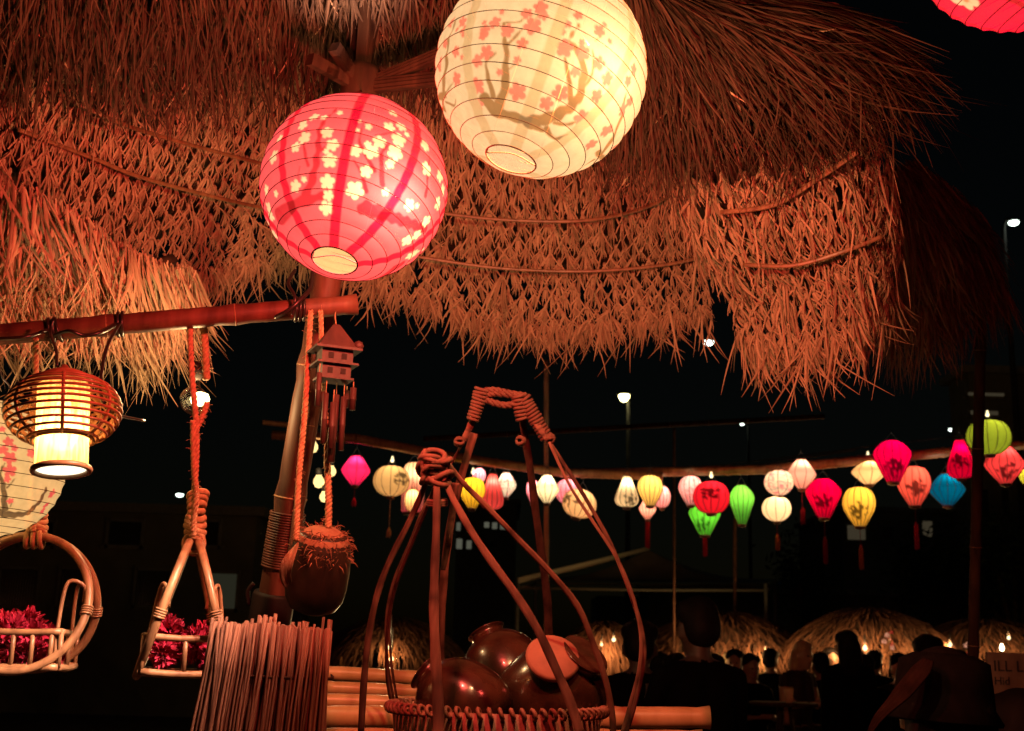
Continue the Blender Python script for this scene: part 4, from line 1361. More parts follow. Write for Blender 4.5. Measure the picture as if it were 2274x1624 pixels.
# ------------------------------------------------------------------ bamboo table
tbl = empty('bamboo_table', (at(1050, 1600, 3.2).x, at(1050, 1600, 3.2).y, 0), 'table top of thick bamboo poles lit yellow, behind the carrying baskets', 'table')
for (u0, v0, u1, v1, d0, d1, r_) in [(716, 1494, 1300, 1524, 3.55, 3.75, 17), (724, 1528, 1320, 1550, 3.45, 3.6, 16), (708, 1556, 1340, 1576, 3.35, 3.45, 17), (690, 1592, 1576, 1594, 3.22, 3.2, 24), (690, 1640, 1560, 1645, 3.1, 3.05, 22)]:
    bamboo('table_pole', at(u0, v0, d0), at(u1, v1, d1), px(r_, 3.3), M_BAMBOO, tbl, 4, .95, 18)
for (u, d) in ((760, 3.3), (1480, 3.4)):
    A_ = at(u, 1640, d)
    bamboo('leg', (A_.x, A_.y, 0), (A_.x, A_.y, A_.z), .028, M_BAMBOO, tbl, 3)
mb = MB()
mb.tube([at(752, 1640, 3.4), at(1488, 1668, 3.45)], .02, 10)
mb.build('cross_bar', M_BAMBOO, tbl)

# ------------------------------------------------------------------ carrying-yoke baskets
def c6(x, y):
    return 715.6 + x * .4816, 841.9 + y * .4816
def strap(root, pts, d0, d1, w0, w1=None, thick=.0035):
    """split rattan strap; depth runs d0 to d1, width in px of the picture"""
    n = len(pts)
    P_ = []
    for i, (x, y) in enumerate(pts):
        t = i / (n - 1)
        u, v = c6(x, y)
        P_.append(at(u, v, lerp(d0, d1, t)))
    C_ = curve(P_, 30)
    w1 = w1 or w0
    ww = [px(lerp(w0, w1, i / 29) * .4816 * .84, lerp(d0, d1, i / 29)) * (1 + .06 * math.sin(i * 1.3)) for i in range(30)]
    mb = MB()
    mb.ribbon(C_, ww, RT, thick)
    mb.build('strap', M_STRAP, root)
def tray(root, u, v, d, r_px, tilt=.0):
    C_ = at(u, v, d)
    r_ = px(r_px, d)
    M_ = frame(C_, Vector((tilt, 0, 1)))
    mb = MB()
    mb.lathe([(r_ * .55, -.26), (r_ * .8, -.2), (r_ * .94, -.10), (r_ * .985, 0), (r_ * .95, 0), (r_ * .9, -.10), (r_ * .74, -.19), (.02, -.23)], M_, 48)
    mb.build('tray', M_TRAY, root)
    mb = MB()
    nseg = 66
    for i in range(nseg):      # wrapped rim
        a = 2 * math.pi * i / nseg
        c = M_ @ Vector((r_ * math.cos(a), r_ * math.sin(a), 0))
        tang = M_.to_3x3() @ Vector((-math.sin(a), math.cos(a), .35))
        mb.torus(frame(c, tang), .0105, .0045, 0, 10, 5)
    mb.build('rim', M_TRAY, root)
carA = empty('carrying_basket', (at(1150, 1624, 3.0).x, at(1150, 1624, 3.0).y, 0), 'tall rattan carrying basket with rope-bound handle at the top', 'basket')
LP = [c6(735, 60), c6(700, 180), c6(650, 290)]
strap(carA, [(738, 52), (722, 120), (690, 200), (652, 285)], 2.95, 2.96, 46, 34, .008)
strap(carA, [(700, 250), (650, 420), (600, 620), (570, 820), (556, 980), (545, 1150), (545, 1330), (550, 1620)], 2.95, 3.12, 42, 48)
strap(carA, [(652, 285), (600, 380), (470, 590), (410, 740), (330, 930), (296, 1100), (300, 1300), (330, 1480)], 2.95, 3.1, 14, 16)
strap(carA, [(645, 300), (590, 400), (500, 560), (425, 740), (350, 930), (312, 1100), (318, 1300), (345, 1480)], 2.97, 3.12, 10, 14)
strap(carA, [(910, 90), (930, 240), (960, 420), (985, 620), (1015, 830), (1038, 1020), (1045, 1180), (1048, 1300)], 2.96, 3.2, 38, 46, .004)
strap(carA, [(925, 90), (985, 200), (1042, 285)], 2.95, 2.92, 40, 30, .008)
strap(carA, [(1040, 280), (1120, 400), (1220, 560), (1330, 760), (1425, 1000), (1478, 1180), (1480, 1330), (1440, 1500), (1400, 1640)], 2.92, 2.86, 20, 26)
strap(carA, [(1046, 290), (1140, 490), (1250, 660), (1360, 830), (1432, 1000), (1468, 1180), (1462, 1330), (1420, 1500), (1380, 1640)], 2.90, 2.82, 16, 20)
mb = MB()
for pts in ([(722, 62), (790, 52), (860, 66), (938, 78)], [(730, 84), (790, 110), (850, 122), (900, 108), (938, 92)], [(722, 74), (760, 74), (800, 66), (870, 74), (940, 86)]):
    rope(mb, [at(*c6(*p), 2.94) for p in pts], .0085, 26)
mb.build('rope_handle', M_STRAP, carA)
for pts in ([(738, 50), (690, 200)], [(908, 80), (925, 200)], [(930, 95), (1040, 280)]):
    mb = MB()
    A_, B_ = at(*c6(*pts[0]), 2.945), at(*c6(*pts[1]), 2.945)
    L_ = (B_ - A_).length
    n_ = int(L_ / .0082)
    for i in range(n_):
        mb.torus(frame(A_.lerp(B_, i / n_), (B_ - A_) + RT * random.uniform(-.15, .15) * L_), .0165 - .004 * i / n_ + random.uniform(-.001, .001), .0045, 0, 14, 6)
    mb.build('rope_binding', M_STRAP, carA)
for x, y in ((632, 290), (1052, 275), (915, 285)):
    mb = MB()
    P_ = at(*c6(x, y), 2.92)
    for q in range(4):
        mb.torus(frame(P_, Vector((random.gauss(0, 1), random.gauss(0, 1), random.gauss(0, 1)))), .010, .0042, 0, 12, 6)
    mb.build('rope_knot', M_STRAP, carA)
tray(carA, 1150, 1650, 3.05, 205)

carB = empty('carrying_basket', (at(1000, 1700, 2.6).x, at(1000, 1700, 2.6).y, 0), 'shorter rattan carrying basket with straps gathered in one knot, in front', 'basket')
strap(carB, [(500, 395), (470, 500), (400, 660), (310, 840), (255, 990), (215, 1180), (192, 1400), (178, 1650)], 2.62, 2.62, 30, 38, .004)
strap(carB, [(515, 500), (480, 600), (420, 740), (345, 930), (308, 1080), (296, 1250), (302, 1400), (335, 1560)], 2.66, 2.9, 16, 18)
strap(carB, [(530, 372), (528, 520), (526, 700), (518, 900), (515, 1080), (524, 1300), (534, 1480), (538, 1650)], 2.60, 2.40, 34, 66, .004)
strap(carB, [(575, 385), (650, 480), (760, 590), (900, 735), (1060, 900), (1180, 1050), (1250, 1220), (1310, 1400), (1338, 1560), (1340, 1650)], 2.62, 2.70, 28, 36, .004)
strap(carB, [(560, 450), (600, 545), (680, 690), (780, 840), (890, 990), (990, 1150), (1070, 1320), (1140, 1480), (1195, 1650)], 2.60, 2.42, 34, 54, .004)
strap(carB, [(615, 480), (602, 590), (580, 760), (556, 880)], 2.68, 2.72, 40, 30)
mb = MB()
KN = at(*c6(528, 400), 2.6)
for q in range(11):
    mb.torus(frame(KN + RT * random.uniform(-.018, .014) + UP * random.uniform(-.03, .022), Vector((random.gauss(0, .5), random.gauss(0, .5), 1))), random.uniform(.016, .024), .0064, 0, 16, 7)
for q in range(5):
    mb.torus(frame(KN - RT * .028 + UP * (-.025 + q * .011), RT + UP * random.uniform(-.4, .4)), .013, .006, 0, 14, 7)
mb.build('rope_knot', M_STRAP, carB)
mb = MB()
for q in range(3):
    mb.torus(frame(at(*c6(530, 560 + q * 10), 2.6), UP), .0195, .0042, 0, 16, 6)
mb.build('strap_binding', M_STRAP, carB)
tray(carB, 1104, 1574, 2.70, 236)

# jars standing in the baskets
def jar(C_, axis, prof, sc_, label, mouth=None):
    root = empty('glazed_jar', C_, label, 'jar', 'dark glossy jars in the carrying baskets')
    M_ = frame(C_, axis)
    P_ = [Vector((r_, z, 0)) for r_, z in prof]
    mb = MB()
    mb.lathe([(max(.0005, cr(P_, i / 40).x) * sc_, cr(P_, i / 40).y * sc_) for i in range(41)], M_, 40)
    mb.build('body', M_GLASS, root)
    return root, M_
JP = [(.02, -1.0), (.55, -.98), (.86, -.8), (1.0, -.4), (.98, .05), (.84, .5), (.6, .78), (.42, .9), (.40, 1.0), (.46, 1.06), (.40, 1.08), (.1, 1.08)]
r0, M0 = jar(at(1020, 1560, 2.70), UP * .5 - RT * .7 + fwd * .4, JP, px(100, 2.7), 'dark glossy jar lying on its side by the front strap')
r1, M1 = jar(at(1120, 1492, 3.02), UP * .75 - RT * .4 + fwd * .5, JP, px(96, 3.0), 'dark glossy jar rising highest behind the other jars')
r2, M2 = jar(at(1232, 1545, 2.78), UP * .7 + RT * .45 - fwd * .3, JP, px(122, 2.78), 'big dark glossy jar with a round terracotta lid')
mb = MB()
ML = M2 @ Matrix.Translation((0, 0, px(96, 2.78)))
q = px(1, 2.78)
ML2 = frame(at(1228, 1462, 2.70), UP * .75 - fwd * .62 + RT * .12)
mb.lathe([(50 * q, -8 * q), (58 * q, -6 * q), (60 * q, 2 * q), (54 * q, 8 * q), (20 * q, 11 * q), (.5 * q, 11.5 * q)], ML2, 36)
mb.build('lid', M_LID, r2)

# ------------------------------------------------------------------ string of small bulbs by the post
sb = empty('string_lights', at(712, 985, 5.6), 'cluster of small warm string bulbs hanging between post and coconut rope', 'string lights')
bl = [(695, 993, 12), (679, 1025, 12), (736, 1047, 11), (708, 1070, 13), (720, 1104, 11)]
mb = MB()
mb.tube(curve([at(668, 968, 5.6), at(690, 972, 5.6), at(720, 978, 5.6), at(726, 1000, 5.6), at(722, 1030, 5.6), at(728, 1060, 5.6), at(716, 1080, 5.6), at(724, 1110, 5.6)], 40), .006, 6)
mb.build('wire', M_ROPE, sb)
for (u, v, r_) in bl:
    mb = MB()
    q = px(r_, 5.6)
    Mq = frame(at(u, v, 5.55), UP)
    mb.lathe([(.02 * q, -1.1 * q), (.6 * q, -.9 * q), (.95 * q, -.25 * q), (.9 * q, .35 * q), (.55 * q, .9 * q), (.4 * q, 1.3 * q)], Mq, 12)
    b_ = mb.build('bulb', M_FAIRY, sb)
    mb = MB()
    mb.lathe([(.5 * q, 1.2 * q), (.55 * q, 1.3 * q), (.5 * q, 2.2 * q), (.1 * q, 2.4 * q)], Mq, 10)
    mb.build('socket', M_BLACK, b_)
point('string_light', at(706, 1045, 5.4), 5, (1, .72, .36), .06, sb)
# ------------------------------------------------------------------ bamboo rail carrying the silk lanterns
def rail(label, pts, r_, mat_=None, nn=10):
    P_ = [at(*p) for p in pts]
    root = empty('bamboo_rail', P_[0], label, 'bamboo pole')
    for i in range(len(P_) - 1):
        bamboo('culm', P_[i], P_[i + 1], px(r_, 10), mat_ or M_BAMBOO2, root, max(2, nn // 2), 1.0, 10)
    return root
rail('bamboo rail above the left half of the silk lanterns, sloping down from the post', [(605, 966, 9.4), (790, 974, 9.4), (1000, 1014, 9.6), (1250, 1050, 9.9), (1470, 1058, 10.0)], 10)
rail('bamboo rail above the right half of the silk lanterns, rising towards the dark post', [(1290, 1052, 10.1), (1700, 1043, 10.0), (1960, 1018, 9.9), (2300, 985, 9.8)], 11)
rail('short pale bamboo stub left of the post above the string bulbs', [(583, 938, 8.6), (660, 946, 8.7)], 5, M_BAMBOO)
rail('thin dim bamboo pole high above the lanterns, under the thatch fringe', [(940, 975, 12), (1400, 948, 12.2), (1830, 925, 12.3)], 7, M_DARKWOOD)
for (u, v0, v1, d, r_, lab) in [(1213, 800, 1420, 10.3, 6, 'slim brown bamboo post behind the tall carrying basket'),
                                (1497, 950, 1420, 16, 3, 'thin grey upright pole behind the yellow lanterns'), (1632, 1150, 1380, 18, 4, 'thin upright pole under the solitary green lantern')]:
    t_, b_ = at(u + (12 if d < 8 else 0), v0, d), at(u - (10 if d < 8 else 0), v1, d)
    root = empty('post', (b_.x, b_.y, 0), lab, 'post')
    dr = (b_ - t_)
    gnd = t_ + dr * (t_.z / -dr.z)
    root.location = gnd; WPOS[root.name] = gnd.copy()
    bamboo('culm', gnd, t_, px(r_, d), M_DARKWOOD if d > 12 else M_BAMBOO2, root, 8, .95, 10)

# thin wires over the lantern row
for k, pts in enumerate([[(1450, 1046, 10.3), (1700, 1022, 10.3), (1990, 985, 10.2), (2300, 950, 10)], [(1180, 1042, 10.2), (1400, 1040, 10.3), (1650, 1034, 10.3), (1900, 1000, 10.2)]]):
    mb = MB()
    mb.tube(curve([at(*p) for p in pts], 30), .005, 5)
    tag(mb.build('overhead_wire', M_CABLE), ['dark wire above the right half of the bamboo rail', 'dark wire running just over the middle of the bamboo rail'][k], 'wire')

# ------------------------------------------------------------------ street lamps
def street_lamp(u, v, d, label, mat_, size, power, color, arm=0.0, flat=True, post=True):
    P_ = at(u, v, d)
    base = Vector((P_.x + arm, P_.y, 0))
    root = empty('street_lamp', base, label, 'street lamp', 'street lamps in the dark background')
    if post:
        mb = MB()
        mb.tube([base, base + Vector((0, 0, P_.z * .5)), base + Vector((0, 0, P_.z - .1))], [.10, .085, .06], 10)
        mb.build('pole', M_POLE, root)
        mb = MB()
        mb.tube(curve([base + Vector((0, 0, P_.z - .15)), base + Vector((-arm * .4, 0, P_.z + .12)), P_ + Vector((0, 0, .09))], 10), .04, 8)
        mb.build('arm', M_POLE, root)
    s_ = px(size, d)
    mb = MB()
    Mz = Matrix.Translation(P_)
    mb.lathe([(s_ * 1.3, s_ * .35), (s_ * 1.25, s_ * .6), (s_ * .6, s_ * .95), (.02, s_ * 1.0)], Mz @ Matrix.Diagonal((1.2, .8, 1, 1)), 16)
    mb.build('housing', M_POLE, root)
    mb = MB()
    fl = .45 if flat else 1.0
    mb.lathe([(s_ * .02, -s_ * fl), (s_ * .6, -s_ * .8 * fl), (s_, -s_ * .1 * fl), (s_ * 1.0, s_ * .3), (s_ * .5, s_ * .34)], Mz, 16)
    mb.build('lamp_glass', mat_, root)
    if power:
        point('lamp_light', P_ - Vector((0, s_ * 1.2, s_ * 1.3)), power, color, s_ * .5, root)
street_lamp(1386, 881, 42, 'bright yellowish street lamp above the middle of the rail', M_STREET, 12, 8, (1, .88, .45), flat=False, arm=.15)
street_lamp(2251, 496, 34, 'white street lamp on a tall pole at the edge of the far thatch', M_LED, 11, 3, (.9, 1, .95), arm=-.3)
street_lamp(1573, 762, 40, 'flat greenish white street lamp peeping between the two thatch fringes', M_LED, 12, 0, (.9, 1, .85), arm=.5, post=False)
street_lamp(2114, 955, 44, 'small white street lamp left of the olive green lantern', M_LED, 7, 2, (.9, 1, .9), arm=.2)
street_lamp(399, 1100, 38, 'low greenish tube lamp left of the middle rope', M_LED, 8, 0, (.85, 1, .9), arm=.3, post=False)
street_lamp(1648, 943, 60, 'tiny dim bluish street lamp below the thin high pole', M_LED, 4, 0, (1, 1, 1), arm=.3)

# ------------------------------------------------------------------ far buildings
M_WINLIT = emis('lit curtain window', (.62, .60, .36), .028, False)
M_WINDIM = emis('dim lit window', (.75, .60, .36), .05, False)
M_SHOP = emis('lit shop front', (.85, .85, .62), .10, False)
def building(u0, u1, vtop, d, depth, label, mat_, wins, rows=3, cols_=5):
    A_, B_ = at(u0, 1440, d), at(u1, 1440, d)
    H = at((u0 + u1) / 2, vtop, d).z
    root = empty('building', ((A_.x + B_.x) / 2, A_.y + depth / 2, 0), label, 'building')
    w = B_.x - A_.x
    cx = (A_.x + B_.x) / 2
    mb = MB()
    mb.box(Matrix.Translation((cx, A_.y + depth / 2, H / 2)), w, depth, H)
    mb.build('wall', mat_, root, smooth=False)
    mb = MB()
    mb.box(Matrix.Translation((cx, A_.y + depth / 2, H + .1)), w + .4, depth + .4, .2)
    mb.build('roof', M_METAL, root, smooth=False)
    for (wu, wv, ww, wh, m_) in wins:
        P_ = at(wu, wv, d)
        sw, sh = px(ww, d), px(wh, d)
        mb = MB()
        for dx, dz, sx, sz in ((-.5, 0, .06, sh + .1), (.5, 0, .06, sh + .1), (0, .5, sw, .06), (0, -.5, sw + .2, .08)):
            mb.box(Matrix.Translation((P_.x + dx * sw, A_.y - .03, P_.z + dz * sh)), sx, .08, sz)
        fr_ = mb.build('window', M_METAL, root, smooth=False)
        mb = MB()
        n = max(4, int(ww / 6))
        vs_ = []
        for i in range(n * 4 + 1):            # curtain folds / glass
            x = -.5 + i / (n * 4)
            for z in (-.5, .5):
                vs_.append(Vector((P_.x + x * sw * .96, A_.y - .02 + .015 * math.sin(i * math.pi / 2), P_.z + z * sh * .96)))
        mb.add(vs_, [(2 * i, 2 * i + 2, 2 * i + 3, 2 * i + 1) for i in range(n * 4)])
        mb.build('pane', m_, fr_)
    return root
M_GLASSD = mat('dark window glass', (.02, .022, .02), (.03, .03, .028), .15, 3)
building(-160, 548, 1130, 26, 8, 'dark low building with one dimly lit curtained window behind the baskets', M_WALL,
         [(488, 1312, 66, 84, M_WINLIT), (30, 1305, 90, 90, M_GLASSD), (150, 1305, 60, 90, M_GLASSD), (330, 1305, 80, 84, M_GLASSD), (60, 1180, 80, 60, M_GLASSD), (260, 1180, 80, 60, M_GLASSD), (440, 1180, 70, 60, M_GLASSD)])
building(2186, 2420, 800, 32, 1.5, 'dim tall building with window bands beyond the olive green lantern', M_WALL,
         [(2232, 895, 70, 16, M_WINDIM), (2215, 985, 22, 60, M_GLASSD), (2262, 985, 22, 60, M_GLASSD), (2215, 1110, 22, 70, M_GLASSD), (2262, 1110, 22, 70, M_GLASSD), (2240, 850, 90, 14, M_WINDIM)])
building(1004, 1140, 1108, 60, 8, 'small pale lit shop front between the carrying straps', M_TENT,
         [(1016, 1164, 12, 22, M_SHOP), (1033, 1166, 12, 20, M_GLASSD), (1018, 1204, 16, 26, M_SHOP), (1040, 1206, 14, 22, M_SHOP), (1062, 1200, 12, 40, M_GLASSD), (1080, 1160, 14, 16, M_SHOP), (1098, 1162, 14, 18, M_SHOP), (1117, 1164, 16, 16, M_SHOP), (1090, 1205, 30, 20, M_GLASSD)])
building(1440, 2130, 1318, 40, 3, 'long low dark wall behind the thatched huts', M_WALL, [])
building(1880, 2140, 1130, 52, 8, 'dark far building behind the golden yellow lantern', M_WALL,
         [(1918, 1178, 44, 36, M_WINDIM), (1990, 1180, 30, 36, M_GLASSD), (2080, 1170, 26, 40, M_WINDIM)])
# ------------------------------------------------------------------ pale tent canopy
tn = empty('canopy_tent', (at(1430, 1440, 22).x, at(1430, 1440, 22).y, 0), 'pale pyramid canopy tent behind the carrying straps', 'tent')
PK = at(1440, 1222, 23)
c4 = [at(1150, 1290, 21), at(1700, 1296, 21.5), at(1720, 1286, 25), at(1190, 1282, 25)]
mb = MB()
n_ = 10
for i in range(4):
    a, b = c4[i], c4[(i + 1) % 4]
    vs_, fs_ = [], []
    for j in range(n_ + 1):
        t = j / n_
        e = a.lerp(b, t)
        for k in range(7):
            s2 = k / 6
            p = PK.lerp(e, s2) + Vector((0, 0, -.18 * math.sin(math.pi * s2)))
            vs_.append(p)
    for j in range(n_):
        for k in range(6):
            q = j * 7 + k
            fs_.append((q, q + 7, q + 8, q + 1))
    mb.add(vs_, fs_)
mb.build('canopy', M_TENT, tn)
for i in range(4):
    a, b = c4[i], c4[(i + 1) % 4]
    mb = MB()
    mb.ribbon([a - Vector((0, 0, .12)), a.lerp(b, .5) - Vector((0, 0, .14)), b - Vector((0, 0, .12))], .045, Vector((0, 0, 1)), .01)
    mb.build('valance', M_TENT, tn)
    mb = MB()
    mb.tube([Vector((a.x, a.y, 0)), a], .035, 8)
    mb.build('leg', M_METAL, tn)

mb = MB()
mb.ribbon([c4[0] + Vector((0, -.05, 0)), c4[0].lerp(PK, .5) + Vector((0, -.05, .0)), PK + Vector((0, -.05, .03))], [.10, .10, .07], Vector((0, 0, 1)), .02)
mb.build('edge_strip', mat('pale tent edging', (.7, .68, .5), None, .7), tn)
# ------------------------------------------------------------------ thatched huts with bulbs
def hut(u, veave, d, rpx, vtop, label, bulbs, seed, power=40, posts=4, ns=1100):
    E, T_ = at(u, veave, d), at(u, vtop, d)
    base = Vector((E.x, E.y, 0))
    rr = px(rpx, d)
    root = empty('thatched_hut', base, label, 'hut', 'thatched huts with bulbs in the background')
    rd = random.Random(seed)
    h = T_.z - E.z
    mb = MB()
    mb.lathe([(rr * .96, E.z + .02), (rr * .86, E.z + h * .34), (rr * .64, E.z + h * .68), (rr * .34, E.z + h * .92), (.03, E.z + h)], Matrix.Translation((E.x, E.y, 0)), 26)
    mb.build('roof_core', M_BACK, root)
    mb = MB()
    for i in range(ns):
        a = rd.uniform(0, 6.283)
        t = rd.random() ** .6
        r1 = rr * t
        z1 = E.z + h * (1 - t ** 1.9) + .01 + .13 * rd.random()
        l = rd.uniform(.25, .5)
        od = Vector((math.cos(a), math.sin(a), 0))
        P_ = base + od * r1 + Vector((0, 0, z1))
        dn = (od * rr - Vector((0, 0, h * (.4 + 1.6 * t)))).normalized()
        kx = rd.gauss(0, .3)
        sd = Vector((-od.y, od.x, 0))
        mb.cur = rd.random()
        w = rd.uniform(.012, .022)
        over = max(0, r1 + l * .8 - rr)
        mb.ribbon([P_, P_ + dn * l * .4 + sd * kx * l * .4, P_ + dn * l * .75 + DOWN * over * .3 + sd * kx * l * .8, P_ + dn * l * .9 + DOWN * (over * .9 + .05) + sd * kx * l], [w * .7, w, w, w * .2], sd)
    mb.build('thatch', M_FARSTRAW, root)
    for k in range(posts):
        a = 2 * math.pi * (k + .35) / posts
        p = base + Vector((math.cos(a) * rr * .8, math.sin(a) * rr * .8, 0))
        mb = MB()
        mb.tube([p, p + Vector((0, 0, E.z * .5)), p + Vector((0, 0, E.z + h * .15))], [.035, .032, .03], 8)
        mb.build('post', M_BAMBOO2, root)
    for (bu, bv, r_) in bulbs:
        P_ = at(bu, bv, d - rr * 1.2)
        mb = MB()
        q = px(r_ * .7, d)
        mb.lathe([(.05 * q, -q), (.8 * q, -.6 * q), (q, 0), (.75 * q, .6 * q), (.35 * q, 1.1 * q)], Matrix.Translation(P_), 10)
        b_ = mb.build('bulb', M_BULBW, root)
        mb = MB()
        mb.tube([P_ + Vector((0, 0, q)), P_ + Vector((0, 0, q + .12))], .01, 6)
        mb.build('socket', M_BLACK, b_)
        point('bulb_light', P_, power, (1, .48, .17), .012, root)
    return root
hut(870, 1452, 18, 150, 1386, 'dim thatched hut left of the front carrying strap', [(862, 1440, 5)], 21, 26)
hut(1340, 1470, 15, 105, 1402, 'small thatched hut glimpsed between the right-hand straps', [(1363, 1421, 6), (1336, 1432, 4)], 22, 14)
hut(1610, 1456, 17, 200, 1376, 'broad thatched hut behind the standing figure', [(1537, 1420, 6), (1700, 1446, 4)], 23, 38)
hut(1930, 1452, 16, 180, 1366, 'tall thatched hut with two bulbs and a paper garland', [(1890, 1421, 5), (1921, 1440, 7), (2062, 1436, 4)], 24, 32)
hut(2190, 1464, 17, 190, 1392, 'thatched hut at the end of the row behind the dark post', [(2110, 1432, 6), (2240, 1417, 5)], 25, 28)
# garlands of pink paper under the huts
for (u, v, d, lab) in [(1975, 1418, 14.5, 'cluster of glowing pink paper blossoms hanging under the tall hut'), (2157, 1440, 15, 'small glowing paper blossoms hanging under the end hut')]:
    root = empty('paper_garland', at(u, v, d), lab, 'garland')
    rd = random.Random(u)
    for k in range(6):
        mb = MB()
        P_ = at(u + rd.uniform(-14, 14), v + (k - 2) * 7, d)
        fluffy(mb, P_, px(7, d), 26, rd)
        mb.build('blossom', emis('glowing paper blossom', (1, .42, .26), .8, False) if k % 2 else M_PETAL, root)
    mb = MB()
    mb.tube([at(u, v - 34, d), at(u, v + 30, d)], .005, 5)
    mb.build('string', M_CABLE, root)
# string of bulbs low by the strap
sb2 = empty('string_lights', at(1318, 1480, 12), 'short vertical string of small yellow bulbs beside the big jar', 'string lights')
for (u, v, r_) in [(1305, 1437, 5), (1303, 1460, 5), (1312, 1480, 5), (1310, 1508, 6), (1319, 1519, 9), (882, 1440, 7), (866, 1463, 7)][:5]:
    mb = MB()
    q = px(r_, 9)
    mb.lathe([(.05 * q, -q), (.8 * q, -.6 * q), (q, 0), (.75 * q, .6 * q), (.35 * q, 1.1 * q)], Matrix.Translation(at(u, v, 9)), 10)
    mb.build('bulb', M_BULBW if r_ > 8 else emis('dim yellow bulb', (.8, .55, .2), .9, False), sb2)
mb = MB()
mb.tube(curve([at(1312, 1420, 9.05), at(1304, 1440, 9.05), at(1303, 1462, 9.05), at(1313, 1482, 9.05), at(1309, 1505, 9.05), at(1319, 1525, 9.05)], 24), .006, 5)
mb.build('wire', M_CABLE, sb2)
for k, (u, v, r_, lab) in enumerate([(866, 1436, 6, 'upper small clear lamp glinting beside the bamboo table'), (869, 1464, 9, 'lower small clear lamp glinting just above the bamboo table')]):
    root = empty('small_lamp', at(u, v, 3.9), lab, 'lamp')
    q = px(r_, 3.9)
    mb = MB()
    mb.lathe([(.05 * q, -1.5 * q), (1.2 * q, -1.0 * q), (1.5 * q, 0), (1.1 * q, 1.2 * q), (.5 * q, 1.7 * q)], Matrix.Translation(at(u, v, 3.9)), 16)
    mb.build('glass', M_CLEAR, root)
    mb = MB()
    mb.lathe([(.05 * q, -.6 * q), (.55 * q, -.3 * q), (.6 * q, .2 * q), (.2 * q, .7 * q)], Matrix.Translation(at(u, v, 3.9)), 10)
    mb.build('filament', M_BULBW, root)
    mb = MB()
    mb.tube([at(u, v, 3.9) + Vector((0, 0, 1.6 * q)), at(u, v, 3.9) + Vector((0, 0, .10))], .003, 5)
    mb.build('flex', M_CABLE, root)
    point('lamp_light', at(u, v + 4, 3.8), 3.5, (1, .68, .3), .02, root)

# woven screen lit behind the broad hut
mb = MB()
vs_, fs_ = [], []
A_, B_ = at(1560, 1440, 19.5), at(1730, 1440, 19.5)
scr = empty('woven_screen', ((A_.x + B_.x) / 2, A_.y, 0), 'pale woven screen glowing in bulb light behind the standing figure', 'screen')
nsl = 22
for i in range(nsl):
    x = lerp(A_.x, B_.x, (i + .5) / nsl)
    mb = MB()
    mb.box(Matrix.Translation((x, A_.y + (.01 if i % 2 else -.01), 1.0)), (B_.x - A_.x) / nsl * .97, .02, 1.9)
    mb.build('slat', M_BAMBOO, scr, smooth=False)
point('screen_light', Vector(((A_.x + B_.x) / 2, A_.y - .7, 1.75)), 30, (1, .62, .24), .06, scr)
mb = MB()
mb.lathe([(.002, -.05), (.035, -.03), (.045, .0), (.03, .04), (.015, .06)], Matrix.Translation(((A_.x + B_.x) / 2, A_.y - .75, 1.75)), 10)
mb.build('bulb', M_BULBW, scr)

# ------------------------------------------------------------------ notice board
SG = at(2262, 1508, 6.2)
sg = empty('notice_board', (SG.x, SG.y, 0), 'brown notice board with hand-painted lettering at the edge of the huts', 'sign')
mb = MB()
bw, bh = px(130, 6.2), px(112, 6.2)
mb.box(Matrix.Translation((SG.x, SG.y + .02, SG.z)), bw, .03, bh)
mb.build('panel', mat('sign panel', (.13, .065, .042), (.20, .105, .068), .7, 14), sg, smooth=False)
mb = MB()
mb.tube([Vector((SG.x - bw * .35, SG.y + .06, 0)), Vector((SG.x - bw * .35, SG.y + .06, SG.z + bh * .5))], .02, 8)
mb.build('leg', M_BAMBOO2, sg)
mb = MB()
mb.tube([Vector((SG.x + bw * .35, SG.y + .06, 0)), Vector((SG.x + bw * .35, SG.y + .06, SG.z + bh * .5))], .02, 8)
mb.build('leg', M_BAMBOO2, sg)
M_INK = mat('black sign paint', (.012, .008, .006), None, .7)
for k, (txt, z) in enumerate((('ILL L', .14), ('Hid', -.12), ('rd com', -.40))):
    cu = bpy.data.curves.new('lettering', 'FONT')
    cu.body, cu.size, cu.extrude, cu.align_x = txt, bh * (.30 if k == 0 else .22), .002, 'LEFT'
    to = bpy.data.objects.new('lettering', cu)
    col.objects.link(to)
    dg = bpy.context.evaluated_depsgraph_get()
    me = bpy.data.meshes.new_from_object(to.evaluated_get(dg))
    bpy.data.objects.remove(to)
    me.materials.clear(); me.materials.append(M_INK)
    o = bpy.data.objects.new('lettering', me)
    col.objects.link(o)
    o.parent = sg
    o.matrix_local = Matrix.Translation(-wpos(sg)) @ Matrix.Translation((SG.x - bw * .42, SG.y + .001, SG.z + z * bh)) @ Matrix.Rotation(R(90), 4, 'X')
point('board_lamp_light', at(2225, 1440, 5.6), 1.8, (1, .5, .26), .012, sg)
mb = MB()
mb.lathe([(.002, -.014), (.009, -.010), (.012, .0), (.008, .014), (.005, .022)], Matrix.Translation(at(2225, 1440, 5.65)), 10)
mb.build('bulb', M_BULB, sg)

